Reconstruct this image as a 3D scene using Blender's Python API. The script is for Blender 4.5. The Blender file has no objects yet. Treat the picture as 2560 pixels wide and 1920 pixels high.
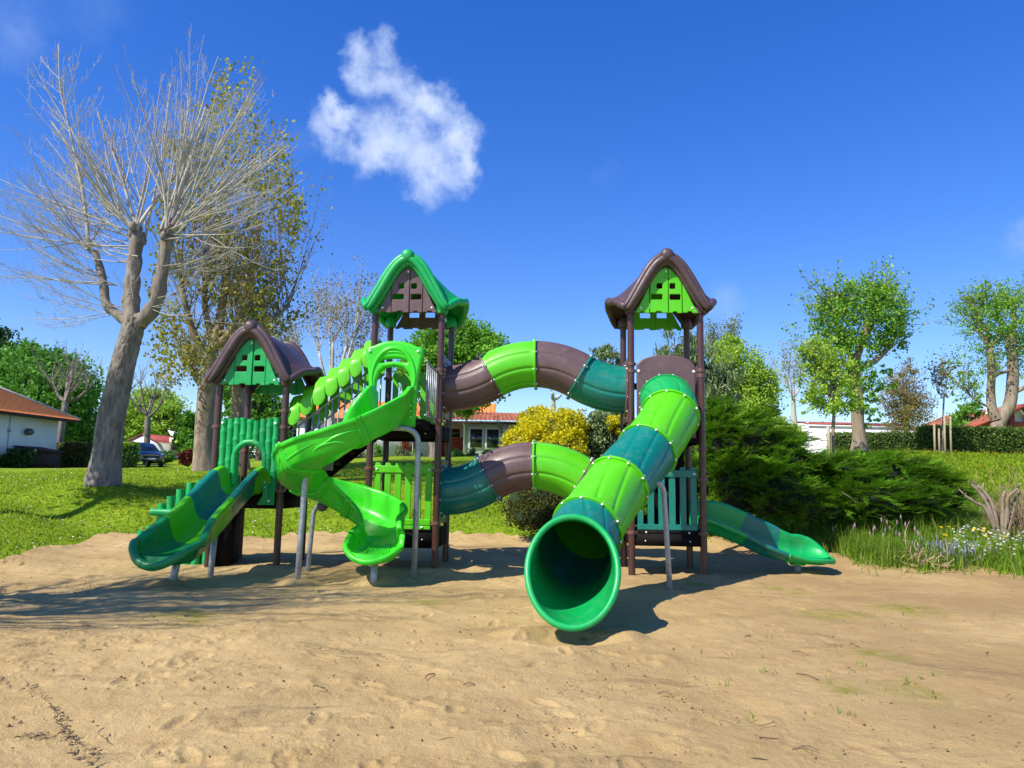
import bpy, math, random
import numpy as np
from math import sin, cos, pi, radians as R_
from mathutils import Vector

SC = bpy.context.scene
COL = SC.collection
random.seed(7)
RNG = np.random.default_rng(11)

# ------------------------------------------------------------------ camera
CAM_H, FOC, TILT, ROLL = 1.5, 1862.2, R_(7.534), R_(0.959)
cam_d = bpy.data.cameras.new('camera')
cam = bpy.data.objects.new('camera', cam_d)
COL.objects.link(cam)
cam_d.sensor_width = 36.0
cam_d.lens = 36.0 * FOC / 2560.0
cam_d.clip_end = 3000
cam.location = (0, 0, CAM_H)
from mathutils import Matrix
cam.rotation_euler = (Matrix.Rotation(pi / 2 + TILT, 3, 'X') @ Matrix.Rotation(ROLL, 3, 'Z')).to_euler()
SC.camera = cam

# ------------------------------------------------------------------ sun, sky, exposure
SUN_AZ, SUN_EL = R_(50), R_(46)          # sun behind the photographer, to the left
TO_SUN = Vector((-sin(SUN_AZ) * cos(SUN_EL), -cos(SUN_AZ) * cos(SUN_EL), sin(SUN_EL)))
sd = bpy.data.lights.new('sun', 'SUN')
sd.energy = 4.6
sd.angle = R_(0.5)
sd.color = (1.0, 0.93, 0.82)
sun = bpy.data.objects.new('sun', sd)
COL.objects.link(sun)
sun.rotation_euler = TO_SUN.to_track_quat('Z', 'Y').to_euler()
SC.view_settings.view_transform = 'Standard'
SC.view_settings.look = 'None'
SC.view_settings.gamma = 1
SC.view_settings.use_curve_mapping = False
SC.view_settings.exposure = 0.57
SC.cycles.use_denoising = True
SC.cycles.max_bounces = 8
SC.cycles.transparent_max_bounces = 8

def pix_ray(u, v):
    """direction through a point of the photograph (2560 px wide), y component 1-ish"""
    a, b = u - 1280, v - 960
    c, s = cos(ROLL), sin(ROLL)
    X, Y = (a * c + b * s) / FOC, (-a * s + b * c) / FOC
    return np.array([X, cos(TILT) + Y * sin(TILT), sin(TILT) - Y * cos(TILT)])
DS = 2560 / 2212
def at(u, v, Y):
    """point at distance Y seen at (u, v) on the 2212-px wide view"""
    d = pix_ray(u * DS, v * DS)
    return d * (Y / d[1]) + np.array([0, 0, CAM_H])

class NT:
    """small helper to write node trees"""
    def __init__(self, tree):
        self.t = tree
        self.n = tree.nodes
        self.l = tree.links
    def node(self, typ, **kw):
        nd = self.n.new(typ)
        for k, v in kw.items():
            if k == 'inp':
                for kk, vv in v.items():
                    if hasattr(vv, 'is_output') or isinstance(vv, bpy.types.NodeSocket):
                        self.l.new(vv, nd.inputs[kk])
                    else:
                        nd.inputs[kk].default_value = vv
            else:
                setattr(nd, k, v)
        return nd
    def math(self, op, a, b=None, clamp=False):
        nd = self.n.new('ShaderNodeMath')
        nd.operation = op
        nd.use_clamp = clamp
        for i, x in enumerate((a, b)):
            if x is None:
                continue
            if isinstance(x, bpy.types.NodeSocket):
                self.l.new(x, nd.inputs[i])
            else:
                nd.inputs[i].default_value = x
        return nd.outputs[0]
    def mapr(self, v, a, b, c=0.0, d=1.0, smooth=False):
        nd = self.n.new('ShaderNodeMapRange')
        nd.interpolation_type = 'SMOOTHSTEP' if smooth else 'LINEAR'
        self.l.new(v, nd.inputs[0])
        for i, x in enumerate((a, b, c, d)):
            nd.inputs[i + 1].default_value = x
        return nd.outputs[0]
    def mix(self, f, a, b, mode='MIX'):
        nd = self.n.new('ShaderNodeMix')
        nd.data_type = 'RGBA'
        nd.blend_type = mode
        for i, x in ((0, f), (6, a), (7, b)):
            if isinstance(x, bpy.types.NodeSocket):
                self.l.new(x, nd.inputs[i])
            elif i == 0:
                nd.inputs[0].default_value = x
            else:
                nd.inputs[i].default_value = (*x[:3], 1)
        return nd.outputs[2]
    def noise(self, vec, scale, detail=4, rough=0.55, dist=0.0):
        nd = self.node('ShaderNodeTexNoise', inp={'Scale': scale, 'Detail': detail, 'Roughness': rough, 'Distortion': dist})
        if vec is not None:
            self.l.new(vec, nd.inputs['Vector'])
        return nd.outputs['Fac']

# --- sky: Nishita gradient with the cumulus cloud and a few wisps at infinity
W = bpy.data.worlds.new('World')
SC.world = W
W.use_nodes = True
nt = NT(W.node_tree)
nt.n.clear()
sky = nt.node('ShaderNodeTexSky', sky_type='NISHITA', sun_disc=False)
sky.sun_elevation = SUN_EL
sky.sun_rotation = pi + SUN_AZ
sky.altitude = 50
sky.air_density = 1.0
sky.dust_density = 0.25
sky.ozone_density = 4.0
sg_ = nt.node('ShaderNodeGamma', inp={'Color': sky.outputs[0], 'Gamma': 0.86})
hs = nt.node('ShaderNodeHueSaturation', inp={'Hue': 0.522, 'Saturation': 1.44, 'Value': 1.22, 'Color': sg_.outputs[0]})
geo = nt.node('ShaderNodeTexCoord')
dirv = geo.outputs['Generated']
wn = nt.node('ShaderNodeTexNoise', inp={'Scale': 14.0, 'Detail': 5.0, 'Roughness': 0.62, 'Vector': dirv})
wob = nt.node('ShaderNodeVectorMath', operation='SUBTRACT', inp={0: wn.outputs['Color'], 1: (0.5, 0.5, 0.5)})
wob2 = nt.node('ShaderNodeVectorMath', operation='SCALE', inp={0: wob.outputs[0], 'Scale': 0.085})
wdir = nt.node('ShaderNodeVectorMath', operation='ADD', inp={0: dirv, 1: wob2.outputs[0]}).outputs[0]
def unit(v):
    v = np.asarray(v, float)
    return v / np.linalg.norm(v)
def cloud_blobs(blobs):
    acc = None
    for u, v, r, w in blobs:
        c = unit(pix_ray(u * DS, v * DS))
        d = nt.node('ShaderNodeVectorMath', operation='DISTANCE', inp={0: wdir, 1: tuple(c)}).outputs['Value']
        m = nt.mapr(d, 0.0, r / 1609.0, w, 0.0, True)
        acc = m if acc is None else nt.math('ADD', acc, m)
    return acc
main = cloud_blobs([(775, 115, 50, .9), (840, 105, 42, .8), (800, 165, 66, .9), (860, 175, 66, 1.0), (915, 190, 48, .9), (950, 220, 52, .9),
                    (900, 240, 66, .7), (985, 275, 58, .9), (1025, 310, 62, 1.0), (975, 345, 78, .85), (1000, 395, 62, .6), (900, 375, 72, .6),
                    (735, 235, 46, .9), (700, 280, 66, .75), (765, 270, 70, .95), (725, 320, 60, .5), (815, 310, 66, .7), (870, 320, 80, .85), (925, 405, 80, .7), (930, 310, 76, .7), (850, 250, 70, .7), (800, 360, 60, .5), (1030, 360, 50, .7),
                    (905, 455, 42, .30), (760, 330, 64, .45), (830, 355, 60, .5), (680, 250, 50, .35)])
fn = nt.noise(dirv, 23.0, 8, 0.62)
dens = nt.math('ADD', main, nt.math('MULTIPLY', nt.math('SUBTRACT', fn, 0.5), 1.7))
dens = nt.math('MULTIPLY', dens, nt.mapr(main, 0.02, 0.45, 0, 1, True))
mainm = nt.mapr(dens, 0.0, 1.7, 0.0, 0.94, True)
wisp = cloud_blobs([(30, 45, 90, .34), (210, 15, 90, .13), (640, 300, 60, .1), (1560, 665, 60, .42), (1300, 370, 45, .08), (2205, 505, 45, .5),
                    (2215, 860, 90, .6), (2100, 880, 60, .2)])
wispm = nt.math('MULTIPLY', wisp, nt.mapr(fn, 0.3, 0.7, 0.35, 1.0))
cm = nt.math('MINIMUM', nt.math('ADD', mainm, wispm), 0.92)
cloudcol = nt.mix(nt.mapr(main, 0.3, 1.6, 0, 1), (2.3, 3.05, 4.7), (3.7, 4.25, 5.5))
skyc = nt.mix(cm, hs.outputs[0], cloudcol)
bg = nt.node('ShaderNodeBackground', inp={'Color': skyc, 'Strength': 0.145})
out = nt.node('ShaderNodeOutputWorld')
nt.l.new(bg.outputs[0], out.inputs[0])

# ------------------------------------------------------------------ noise in numpy
_perm = np.random.default_rng(3).integers(0, 2 ** 31, 4096)
def vnoise(x, y, seed=0):
    x = np.asarray(x, float); y = np.asarray(y, float)
    xi = np.floor(x).astype(int); yi = np.floor(y).astype(int)
    fx = x - xi; fy = y - yi
    fx = fx * fx * (3 - 2 * fx); fy = fy * fy * (3 - 2 * fy)
    def h(a, b):
        return (_perm[(a * 73 + b * 1291 + seed * 317 + (a * b) % 97) % 4096] % 10007) / 10007.0
    return (h(xi, yi) * (1 - fx) + h(xi + 1, yi) * fx) * (1 - fy) + (h(xi, yi + 1) * (1 - fx) + h(xi + 1, yi + 1) * fx) * fy
def fbm(x, y, oct=4, seed=0, gain=.5):
    s = 0; a = 1; t = 0
    for o in range(oct):
        s = s + a * vnoise(x * 2 ** o + 17.3 * o, y * 2 ** o - 9.1 * o, seed + o); t += a; a *= gain
    return s / t - .5

# ------------------------------------------------------------------ mesh builder
class MB:
    def __init__(self):
        self.v = []; self.nv = 0; self.q = []; self.t = []; self.ng = []
    def add(self, V, quads=None, tris=None, ngons=None):
        V = np.asarray(V, float).reshape(-1, 3)
        o = self.nv
        self.v.append(V); self.nv += len(V)
        if quads is not None and len(quads): self.q.append(np.asarray(quads, int) + o)
        if tris is not None and len(tris): self.t.append(np.asarray(tris, int) + o)
        for g in ngons or (): self.ng.append([i + o for i in g])
        return o
    def box(self, c, size, rz=0.0, M=None):
        x, y, z = [s / 2 for s in size]
        V = np.array([(-x, -y, -z), (x, -y, -z), (x, y, -z), (-x, y, -z), (-x, -y, z), (x, -y, z), (x, y, z), (-x, y, z)])
        if rz:
            V = V @ np.array([[cos(rz), sin(rz), 0], [-sin(rz), cos(rz), 0], [0, 0, 1]])
        if M is not None:
            V = V @ np.asarray(M).T
        self.add(V + np.asarray(c, float), [(0, 3, 2, 1), (4, 5, 6, 7), (0, 1, 5, 4), (1, 2, 6, 5), (2, 3, 7, 6), (3, 0, 4, 7)])
        return self
    def tube(self, P, rad, k=8, cap=True, noise=0.0, seed=0):
        P = np.asarray(P, float); n = len(P)
        rad = np.broadcast_to(np.asarray(rad, float), (n,))
        T = np.gradient(P, axis=0)
        T /= np.linalg.norm(T, axis=1)[:, None] + 1e-12
        ref = np.eye(3)[np.argmin(np.abs(T).max(axis=0))]
        U = np.cross(T, ref); U /= np.linalg.norm(U, axis=1)[:, None] + 1e-12
        Vv = np.cross(T, U)
        a = np.arange(k) * 2 * pi / k
        rr = rad[:, None] * np.ones(k)
        if noise:
            aa = np.broadcast_to(a, (n, k)); L = np.arange(n)[:, None] * np.ones(k)
            rr = rr * (1 + noise * (fbm(np.cos(aa) * 2 + 5 + L * .35, np.sin(aa) * 2 + 9 + seed, 3, seed) * 2))
        V = P[:, None] + rr[..., None] * (np.cos(a)[None, :, None] * U[:, None] + np.sin(a)[None, :, None] * Vv[:, None])
        i = np.arange(n - 1)[:, None] * k; j = np.arange(k)[None]; j2 = (j + 1) % k
        Q = np.stack([i + j, i + j2, i + k + j2, i + k + j], -1).reshape(-1, 4)
        ng = [list(range(k))[::-1], list(range((n - 1) * k, n * k))] if cap else None
        self.add(V.reshape(-1, 3), Q, None, ng)
        return self
    def grid(self, V, closed_u=False, closed_v=False, flip=False):
        V = np.asarray(V, float); n, m = V.shape[:2]
        i = np.arange(n if closed_u else n - 1)[:, None]; j = np.arange(m if closed_v else m - 1)[None]
        i2 = (i + 1) % n; j2 = (j + 1) % m
        Q = np.stack(np.broadcast_arrays(i * m + j, i * m + j2, i2 * m + j2, i2 * m + j), -1).reshape(-1, 4)
        if flip: Q = Q[:, ::-1]
        self.add(V.reshape(-1, 3), Q)
        return self
    def lathe(self, prof, c, k=24, axis=None):
        """profile of (r, h) turned round an axis through c"""
        ax = unit(axis if axis is not None else (0, 0, 1))
        ref = np.array([1., 0, 0]) if abs(ax[0]) < .8 else np.array([0, 1., 0])
        U = unit(np.cross(ax, ref)); Vv = np.cross(ax, U)
        a = np.arange(k) * 2 * pi / k
        ring = np.cos(a)[:, None] * U + np.sin(a)[:, None] * Vv
        G = np.array([[np.asarray(c) + ax * h + r * q for q in ring] for r, h in prof])
        self.grid(G, closed_v=True)
        return self
    def sphere(self, c, r, k=10, squash=(1, 1, 1)):
        th = np.linspace(0, pi, k // 2 + 1); ph = np.arange(k) * 2 * pi / k
        G = np.stack([np.sin(th)[:, None] * np.cos(ph), np.sin(th)[:, None] * np.sin(ph), np.cos(th)[:, None] * np.ones(k)], -1)
        self.grid(G * r * np.array(squash) + np.asarray(c, float), closed_v=True, flip=True)
        return self
    def leaves(self, C, A, B, L, Wd, bend=0.0):
        """diamond leaves: centre C, long axis A, cross axis B"""
        n = len(C); L = np.broadcast_to(L, (n,))[:, None]; Wd = np.broadcast_to(Wd, (n,))[:, None]
        V = np.stack([C - A * L / 2, C + B * Wd / 2, C + A * L / 2, C - B * Wd / 2], 1)
        i = np.arange(n)[:, None] * 4
        self.add(V.reshape(-1, 3), i + np.array([[0, 1, 2, 3]]))
        return self
    def mesh(self, name, off=(0, 0, 0), smooth=False, sharp=None, mats=()):
        me = bpy.data.meshes.new(name)
        V = np.concatenate(self.v) - np.asarray(off, float)
        me.vertices.add(len(V)); me.vertices.foreach_set('co', V.astype(np.float32).ravel())
        li, ls = [], []; p = 0
        for arr, k in ((self.q, 4), (self.t, 3)):
            if arr:
                a = np.concatenate(arr); li.append(a.ravel()); ls.append(p + np.arange(len(a)) * k); p += a.size
        for g in self.ng:
            li.append(np.array(g)); ls.append(np.array([p])); p += len(g)
        li = np.concatenate(li); ls = np.concatenate(ls)
        me.loops.add(len(li)); me.loops.foreach_set('vertex_index', li.astype(np.int32))
        me.polygons.add(len(ls)); me.polygons.foreach_set('loop_start', ls.astype(np.int32))
        me.update(calc_edges=True)
        me.validate()
        if smooth or sharp:
            me.polygons.foreach_set('use_smooth', np.ones(len(me.polygons), bool))
            if sharp: me.set_sharp_from_angle(angle=R_(sharp))
        for m in mats: me.materials.append(m)
        return me

def world_off(o):
    s = Vector((0, 0, 0))
    while o is not None:
        s += o.location; o = o.parent
    return s
def tag(o, label=None, cat=None, group=None, kind=None):
    if label: o['label'] = label
    if cat: o['category'] = cat
    if group: o['group'] = group
    if kind: o['kind'] = kind
    return o
def obj(name, mb, m, parent=None, smooth=False, sharp=None, loc=None, **tg):
    """link a builder (in world coordinates) or a ready mesh as one object"""
    off = world_off(parent) if parent is not None else Vector((0, 0, 0))
    if loc is not None: off = off + Vector(loc)
    mats = m if isinstance(m, (list, tuple)) else [m]
    me = mb.mesh(name, off, smooth, sharp, mats) if isinstance(mb, MB) else mb
    o = bpy.data.objects.new(name, me)
    COL.objects.link(o)
    if loc is not None: o.location = loc
    if parent is not None: o.parent = parent
    return tag(o, **tg)
def thing(name, label, cat, loc, group=None):
    o = bpy.data.objects.new(name, None)
    o.empty_display_size = .2
    COL.objects.link(o)
    o.location = tuple(float(x) for x in loc)
    return tag(o, label, cat, group)
def copy_tree(o, parent=None):
    c = o.copy(); COL.objects.link(c); c.parent = parent
    for ch in list(o.children): copy_tree(ch, c)
    return c

def plate(name, outline, holes, thick, bevel=0.008, origin=(0, 0, 0), ux=(1, 0, 0), uz=(0, 0, 1), res=2):
    """a flat board with openings: (x, z) outline -> mesh in world coordinates, bevelled edges"""
    cu = bpy.data.curves.new(name, 'CURVE'); cu.dimensions = '2D'; cu.fill_mode = 'BOTH'
    cu.extrude = max(thick / 2 - bevel, .001); cu.bevel_depth = bevel; cu.bevel_resolution = res; cu.offset = -bevel
    for loop in [outline] + list(holes):
        sp = cu.splines.new('POLY'); sp.points.add(len(loop) - 1); sp.use_cyclic_u = True
        for p, (x, y) in zip(sp.points, loop): p.co = (x, y, 0, 1)
    o = bpy.data.objects.new(name, cu); COL.objects.link(o)
    dg = bpy.context.evaluated_depsgraph_get()
    me = bpy.data.meshes.new_from_object(o.evaluated_get(dg))
    bpy.data.objects.remove(o); bpy.data.curves.remove(cu)
    n = len(me.vertices); V = np.empty(n * 3, np.float32); me.vertices.foreach_get('co', V); V = V.reshape(-1, 3)
    ux = np.asarray(ux, float); uz = np.asarray(uz, float); un = np.cross(ux, uz)
    Wd = np.asarray(origin, float) + V[:, :1] * ux + V[:, 1:2] * uz + V[:, 2:] * un
    mb = MB()
    faces = [tuple(p.vertices) for p in me.polygons]
    mb.add(Wd, [f for f in faces if len(f) == 4], [f for f in faces if len(f) == 3], [f for f in faces if len(f) > 4])
    bpy.data.meshes.remove(me)
    return mb
def rrect(x0, z0, x1, z1, r, k=4):
    P = []
    for cx, cz, a0 in ((x1 - r, z1 - r, 0), (x0 + r, z1 - r, 90), (x0 + r, z0 + r, 180), (x1 - r, z0 + r, 270)):
        for i in range(k + 1):
            a = R_(a0 + 90 * i / k); P.append((cx + r * cos(a), cz + r * sin(a)))
    return P
def circ(cx, cz, r, k=40):
    return [(cx + r * cos(2 * pi * i / k), cz + r * sin(2 * pi * i / k)) for i in range(k)]
def catmull(P, n):
    P = np.asarray(P, float); P = np.vstack([2 * P[0] - P[1], P, 2 * P[-1] - P[-2]])
    out = []
    m = len(P) - 3
    for s in np.linspace(0, m, n):
        i = min(int(s), m - 1); t = s - i
        a, b, c, d = P[i:i + 4]
        out.append(.5 * (2 * b + (c - a) * t + (2 * a - 5 * b + 4 * c - d) * t * t + (-a + 3 * b - 3 * c + d) * t ** 3))
    return np.array(out)

# ------------------------------------------------------------------ materials
def pmat(name, col, rough=.5, var=.12, vscale=3.0, bump=0.0, bscale=60.0, metal=0.0, spec=.5, coat=0.0, dust=None, rvar=.1):
    m = bpy.data.materials.new(name); m.use_nodes = True
    t = NT(m.node_tree); b = m.node_tree.nodes['Principled BSDF']
    co = t.node('ShaderNodeTexCoord').outputs['Object']
    n1 = t.noise(co, vscale, 5)
    dark = tuple(c * (1 - var * 2) for c in col); lite = tuple(min(1, c * (1 + var)) for c in col)
    c = t.mix(t.mapr(n1, .3, .7), dark, lite)
    if dust:
        n2 = t.noise(co, vscale * 4, 6, .7)
        c = t.mix(t.mapr(n2, .5, .85, 0, dust[3]), c, dust[:3])
    t.l.new(c, b.inputs['Base Color'])
    t.l.new(t.mapr(t.noise(co, vscale * 5, 5, .65), .3, .7, rough - rvar, rough + rvar), b.inputs['Roughness'])
    b.inputs['Metallic'].default_value = metal
    b.inputs['Specular IOR Level'].default_value = spec
    if coat:
        b.inputs['Coat Weight'].default_value = coat; b.inputs['Coat Roughness'].default_value = .15
    if bump:
        bp = t.node('ShaderNodeBump', inp={'Strength': bump, 'Distance': .01, 'Height': t.noise(co, bscale, 4, .6)})
        t.l.new(bp.outputs[0], b.inputs['Normal'])
    return m
def leafmat(name, cols, trans=.35, rough=.55, spec=.25, vscale=.6):
    """leaves: colour differs from leaf to leaf, light passes through"""
    m = bpy.data.materials.new(name); m.use_nodes = True
    t = NT(m.node_tree); b = m.node_tree.nodes['Principled BSDF']; o = m.node_tree.nodes['Material Output']
    g = t.node('ShaderNodeNewGeometry')
    rp = t.node('ShaderNodeValToRGB'); t.l.new(g.outputs['Random Per Island'], rp.inputs[0])
    e = rp.color_ramp.elements
    while len(e) < len(cols): e.new(.5)
    for i, c in enumerate(cols):
        e[i].position = i / max(1, len(cols) - 1); e[i].color = (*c, 1)
    co = t.node('ShaderNodeTexCoord').outputs['Object']
    c = t.mix(t.mapr(t.noise(co, vscale, 3), .35, .65, .0, .45), rp.outputs[0], tuple(x * .55 for x in cols[0]))
    t.l.new(c, b.inputs['Base Color'])
    b.inputs['Roughness'].default_value = rough; b.inputs['Specular IOR Level'].default_value = spec
    tr = t.node('ShaderNodeBsdfTranslucent', inp={'Color': c})
    mx = t.node('ShaderNodeMixShader', inp={0: trans, 1: b.outputs[0], 2: tr.outputs[0]})
    t.l.new(mx.outputs[0], o.inputs[0])
    return m
def barkmat(name, c1, c2, scale=6.0, bump=.8, stretch=(1, 1, .25)):
    m = bpy.data.materials.new(name); m.use_nodes = True
    t = NT(m.node_tree); b = m.node_tree.nodes['Principled BSDF']
    co = t.node('ShaderNodeTexCoord').outputs['Object']
    mp = t.node('ShaderNodeMapping', inp={'Vector': co, 'Scale': stretch}).outputs[0]
    n1 = t.noise(mp, scale, 6, .65, .6); n2 = t.noise(co, 1.3, 3)
    c = t.mix(t.mapr(n1, .32, .68), c1, c2)
    c = t.mix(t.mapr(n2, .45, .75, 0, .45), c, tuple(x * .6 for x in c2))
    t.l.new(c, b.inputs['Base Color']); b.inputs['Roughness'].default_value = .9; b.inputs['Specular IOR Level'].default_value = .15
    bp = t.node('ShaderNodeBump', inp={'Strength': bump, 'Distance': .04, 'Height': n1})
    t.l.new(bp.outputs[0], b.inputs['Normal'])
    return m

DUST = (.34, .28, .18, .20)
M = dict(
    emerald=pmat('green_plastic', (.001, .36, .085), .44, .06, 2, .05, 140, dust=DUST),
    deep=pmat('dark_green_plastic', (.001, .23, .046), .36, .06, 2, .05, 140, dust=DUST),
    lime=pmat('lime_plastic', (.088, .52, .002), .42, .05, 2, .05, 140, dust=DUST),
    spiral=pmat('bright_green_plastic', (.04, .60, .016), .34, .05, 2, .05, 140, dust=DUST),
    leafg=pmat('leaf_green_plastic', (.12, .56, .008), .4, .05, 2, .05, 140, dust=DUST),
    teal=pmat('teal_plastic', (.002, .185, .145), .36, .06, 2, .05, 140, dust=DUST),
    brown=pmat('brown_plastic', (.125, .075, .078), .42, .08, 2, .06, 120, dust=DUST),
    roofb=pmat('brown_roof_plastic', (.085, .050, .056), .45, .10, 2, .08, 90, dust=(.26, .2, .16, .2)),
    post=pmat('brown_painted_post', (.070, .026, .020), .33, .08, 3, .03, 120, spec=.6),
    collar=pmat('brown_clamp', (.13, .065, .05), .4, .08, 6),
    black=pmat('black_deck', (.005, .004, .004), .8, .1, 4, .1, 80, spec=.2),
    galv=pmat('galvanised_steel', (.42, .44, .47), .42, .18, 14, .05, 60, metal=.35, rvar=.08),
    bolt=pmat('white_bolt_cap', (.8, .8, .8), .4, .02),
    white=pmat('white_render', (.80, .79, .76), .9, .03, 1.2, .15, 60),
    whitep=pmat('white_cladding', (.80, .80, .80), .6, .03, 2),
    dark=pmat('dark_plastic', (.02, .02, .022), .5, .1),
    grey=pmat('grey_plastic', (.10, .105, .115), .5, .08),
)
# ================================================================== ground
TCOL = np.array([-1.2, -.687, -.556, -.42, -.302, -.128, .059, .245, .43, .556, .687, 1.2])
TROW = np.array([-40, 0, 11.5, 13, 15, 17.4, 20, 24, 30, 36, 45, 60, 80, 120, 600.])
TZ = np.array([
    [0, 0, .02, .12, .45, .85, 1.2, 1.55, 1.8, 1.85, 1.9, 2.3, 2.8, 3.2, 4],
    [0, 0, .02, .14, .42, .78, 1.12, 1.5, 1.72, 1.8, 1.88, 2.3, 2.8, 3.2, 4],
    [0, 0, 0, .03, .08, .3, 1.4, 1.68, 1.8, 1.85, 1.92, 2.4, 3.1, 3.4, 4],
    [0, 0, 0, .02, .06, .16, .85, 1.75, 1.9, 1.95, 2.05, 2.5, 3.4, 3.6, 4],
    [0, 0, 0, .02, .06, .16, .78, 1.65, 2.1, 2.35, 2.7, 3.0, 3.6, 3.8, 4],
    [0, 0, 0, .02, .07, .15, .75, 1.6, 2.3, 2.7, 3.0, 3.3, 3.6, 3.8, 4],
    [0, 0, 0, .02, .08, .2, .9, 1.8, 2.4, 2.8, 3.1, 3.4, 3.7, 3.9, 4],
    [0, 0, 0, .03, .1, .4, 1.1, 2.0, 2.7, 3.0, 3.3, 3.6, 3.9, 4, 4.2],
    [0, 0, 0, .05, .25, .75, 1.3, 2.1, 2.95, 3.2, 3.5, 3.8, 4.1, 4.2, 4.4],
    [0, 0, 0, .06, .38, .85, 1.4, 2.15, 2.95, 3.25, 3.6, 3.9, 4.2, 4.3, 4.5],
    [0, 0, 0, .08, .45, .9, 1.45, 2.15, 2.85, 3.2, 3.6, 3.9, 4.2, 4.3, 4.5],
    [0, 0, 0, .1, .5, 1, 1.5, 2.2, 2.85, 3.2, 3.6, 3.9, 4.2, 4.3, 4.5]])
def ground_z(x, y, rough=True):
    x = np.asarray(x, float); y = np.asarray(y, float)
    t = np.clip(x / np.maximum(y, 6.0), -1.19, 1.19)
    ci = np.clip(np.searchsorted(TCOL, t) - 1, 0, len(TCOL) - 2); cf = (t - TCOL[ci]) / (TCOL[ci + 1] - TCOL[ci])
    cf = cf * cf * (3 - 2 * cf)
    yy = np.clip(y, -39, 599); ri = np.clip(np.searchsorted(TROW, yy) - 1, 0, len(TROW) - 2)
    rf = (yy - TROW[ri]) / (TROW[ri + 1] - TROW[ri])
    rf = .5 * rf + .5 * rf * rf * (3 - 2 * rf)
    z = (TZ[ci, ri] * (1 - rf) + TZ[ci, ri + 1] * rf) * (1 - cf) + (TZ[ci + 1, ri] * (1 - rf) + TZ[ci + 1, ri + 1] * rf) * cf
    if rough:
        z = z + fbm(x * .35, y * .35, 3, 5) * .16 * np.clip((z - .1) * 2, 0, 1)
    return z
def gz(x, y): return float(ground_z(x, y))
def on_ground(u, Y, dv=0):
    """point of the ground at distance Y below column u of the photograph"""
    p = at(u, 1000, Y); return np.array([p[0], Y, gz(p[0], Y)])

EDGE_T = np.array([-2, -.95, -.76, -.667, -.60, -.545, -.50, -.42, -.34, -.2, -.06, .06, .2, .33, .41, .444, .50, .547, .676, .9, 2])
EDGE_Y = np.array([9.5, 10.2, 11.4, 12.4, 14.3, 16.6, 17.0, 17.3, 17.4, 17.9, 18.0, 17.6, 17.2, 16.4, 15.2, 14.4, 13.8, 13.6, 13.2, 12.6, 12])
def sand_edge(t): return np.interp(t, EDGE_T, EDGE_Y) + fbm(np.asarray(t) * 16, np.asarray(t) * 0 + 3, 3, 40) * .8 + fbm(np.asarray(t) * 90, np.asarray(t) * 0 + 7, 3, 41) * .5

# lawn: one sheet to the horizon
def axis(fine0, fine1, step, far, grow=1.22):
    a = list(np.arange(fine0, fine1 + 1e-6, step)); s = step
    while a[-1] < far: s *= grow; a.append(a[-1] + s)
    s = step
    while a[0] > -far: s *= grow; a.insert(0, a[0] - s)
    return np.array(a)
xs = axis(-24, 26, .3, 600); ys = axis(8, 40, .3, 600); ys = ys[ys > -60]
GX, GY = np.meshgrid(xs, ys, indexing='ij')
under = np.clip((sand_edge(GX / np.maximum(GY, 4.0)) - GY - .6) / 1.5, 0, 1)      # lies deeper below the sand
mb = MB(); mb.grid(np.stack([GX, GY, ground_z(GX, GY) - .035 - .2 * under], -1))
m = bpy.data.materials.new('lawn_soil'); m.use_nodes = True
t = NT(m.node_tree); b = m.node_tree.nodes['Principled BSDF']
co = t.node('ShaderNodeTexCoord').outputs['Object']
c = t.mix(t.mapr(t.noise(co, .7, 5), .35, .65), (.17, .275, .012), (.25, .345, .022))
c = t.mix(t.mapr(t.noise(co, 7, 6, .7), .45, .75), c, (.075, .15, .010))
c = t.mix(t.mapr(t.noise(co, 1.9, 4), .60, .75, 0, .7), c, (.17, .14, .05))
t.l.new(c, b.inputs['Base Color']); b.inputs['Roughness'].default_value = 1; b.inputs['Specular IOR Level'].default_value = .05
bp = t.node('ShaderNodeBump', inp={'Strength': .8, 'Distance': .03, 'Height': t.noise(co, 30, 5, .7)}); t.l.new(bp.outputs[0], b.inputs['Normal'])
obj('lawn', mb, m, smooth=True, kind='structure')

# sand: wedge-shaped sheet with hollows, prints and small heaps, its far edge against the grass
tt = np.concatenate([np.linspace(-2.6, -.86, 60), np.linspace(-.855, .855, 900), np.linspace(.86, 2.6, 60)])
vv = np.concatenate([np.linspace(0, .05, 12)[:-1], .05 + .95 * np.linspace(0, 1, 520) ** 1.25])
gy = lambda y: np.maximum(y, 4.0)
TT, VV = np.meshgrid(tt, vv, indexing='ij')
ye = sand_edge(tt)[:, None]
SY = np.where(VV < .05, -8 + VV / .05 * 11.6, 3.6 + (VV - .05) / .95 * (ye - 3.6)); SX = TT * gy(SY)
SZ = ground_z(SX, SY) + .006
amp = 1.0
SZ = SZ + fbm(SX * .9, SY * .9, 3, 60) * .085 + fbm(SX * 3.1, SY * 3.1, 3, 61) * .024 + fbm(SX * 11, SY * 11, 3, 62) * .012
SZ = SZ + np.maximum(0, fbm(SX * 2.2 + 4, SY * 2.2, 3, 77) - .12) * .10
SZ = SZ + np.clip(fbm(SX * 28, SY * 28, 2, 66) - .24, 0, 1) * .04
left_rough = np.clip(.75 - SX * .14, .30, 1.5)
SZ = SZ + left_rough * (np.clip(fbm(SX * 7, SY * 7, 3, 91) - .15, 0, .2) * .07 + np.clip(fbm(SX * 17, SY * 17, 2, 92) - .20, 0, .25) * .05 - np.clip(fbm(SX * 9 + 3, SY * 9, 2, 93) - .26, 0, .2) * .08) * np.clip(.5 + 3 * fbm(SX * .7, SY * .7, 2, 95), 0, 1.3)
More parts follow.
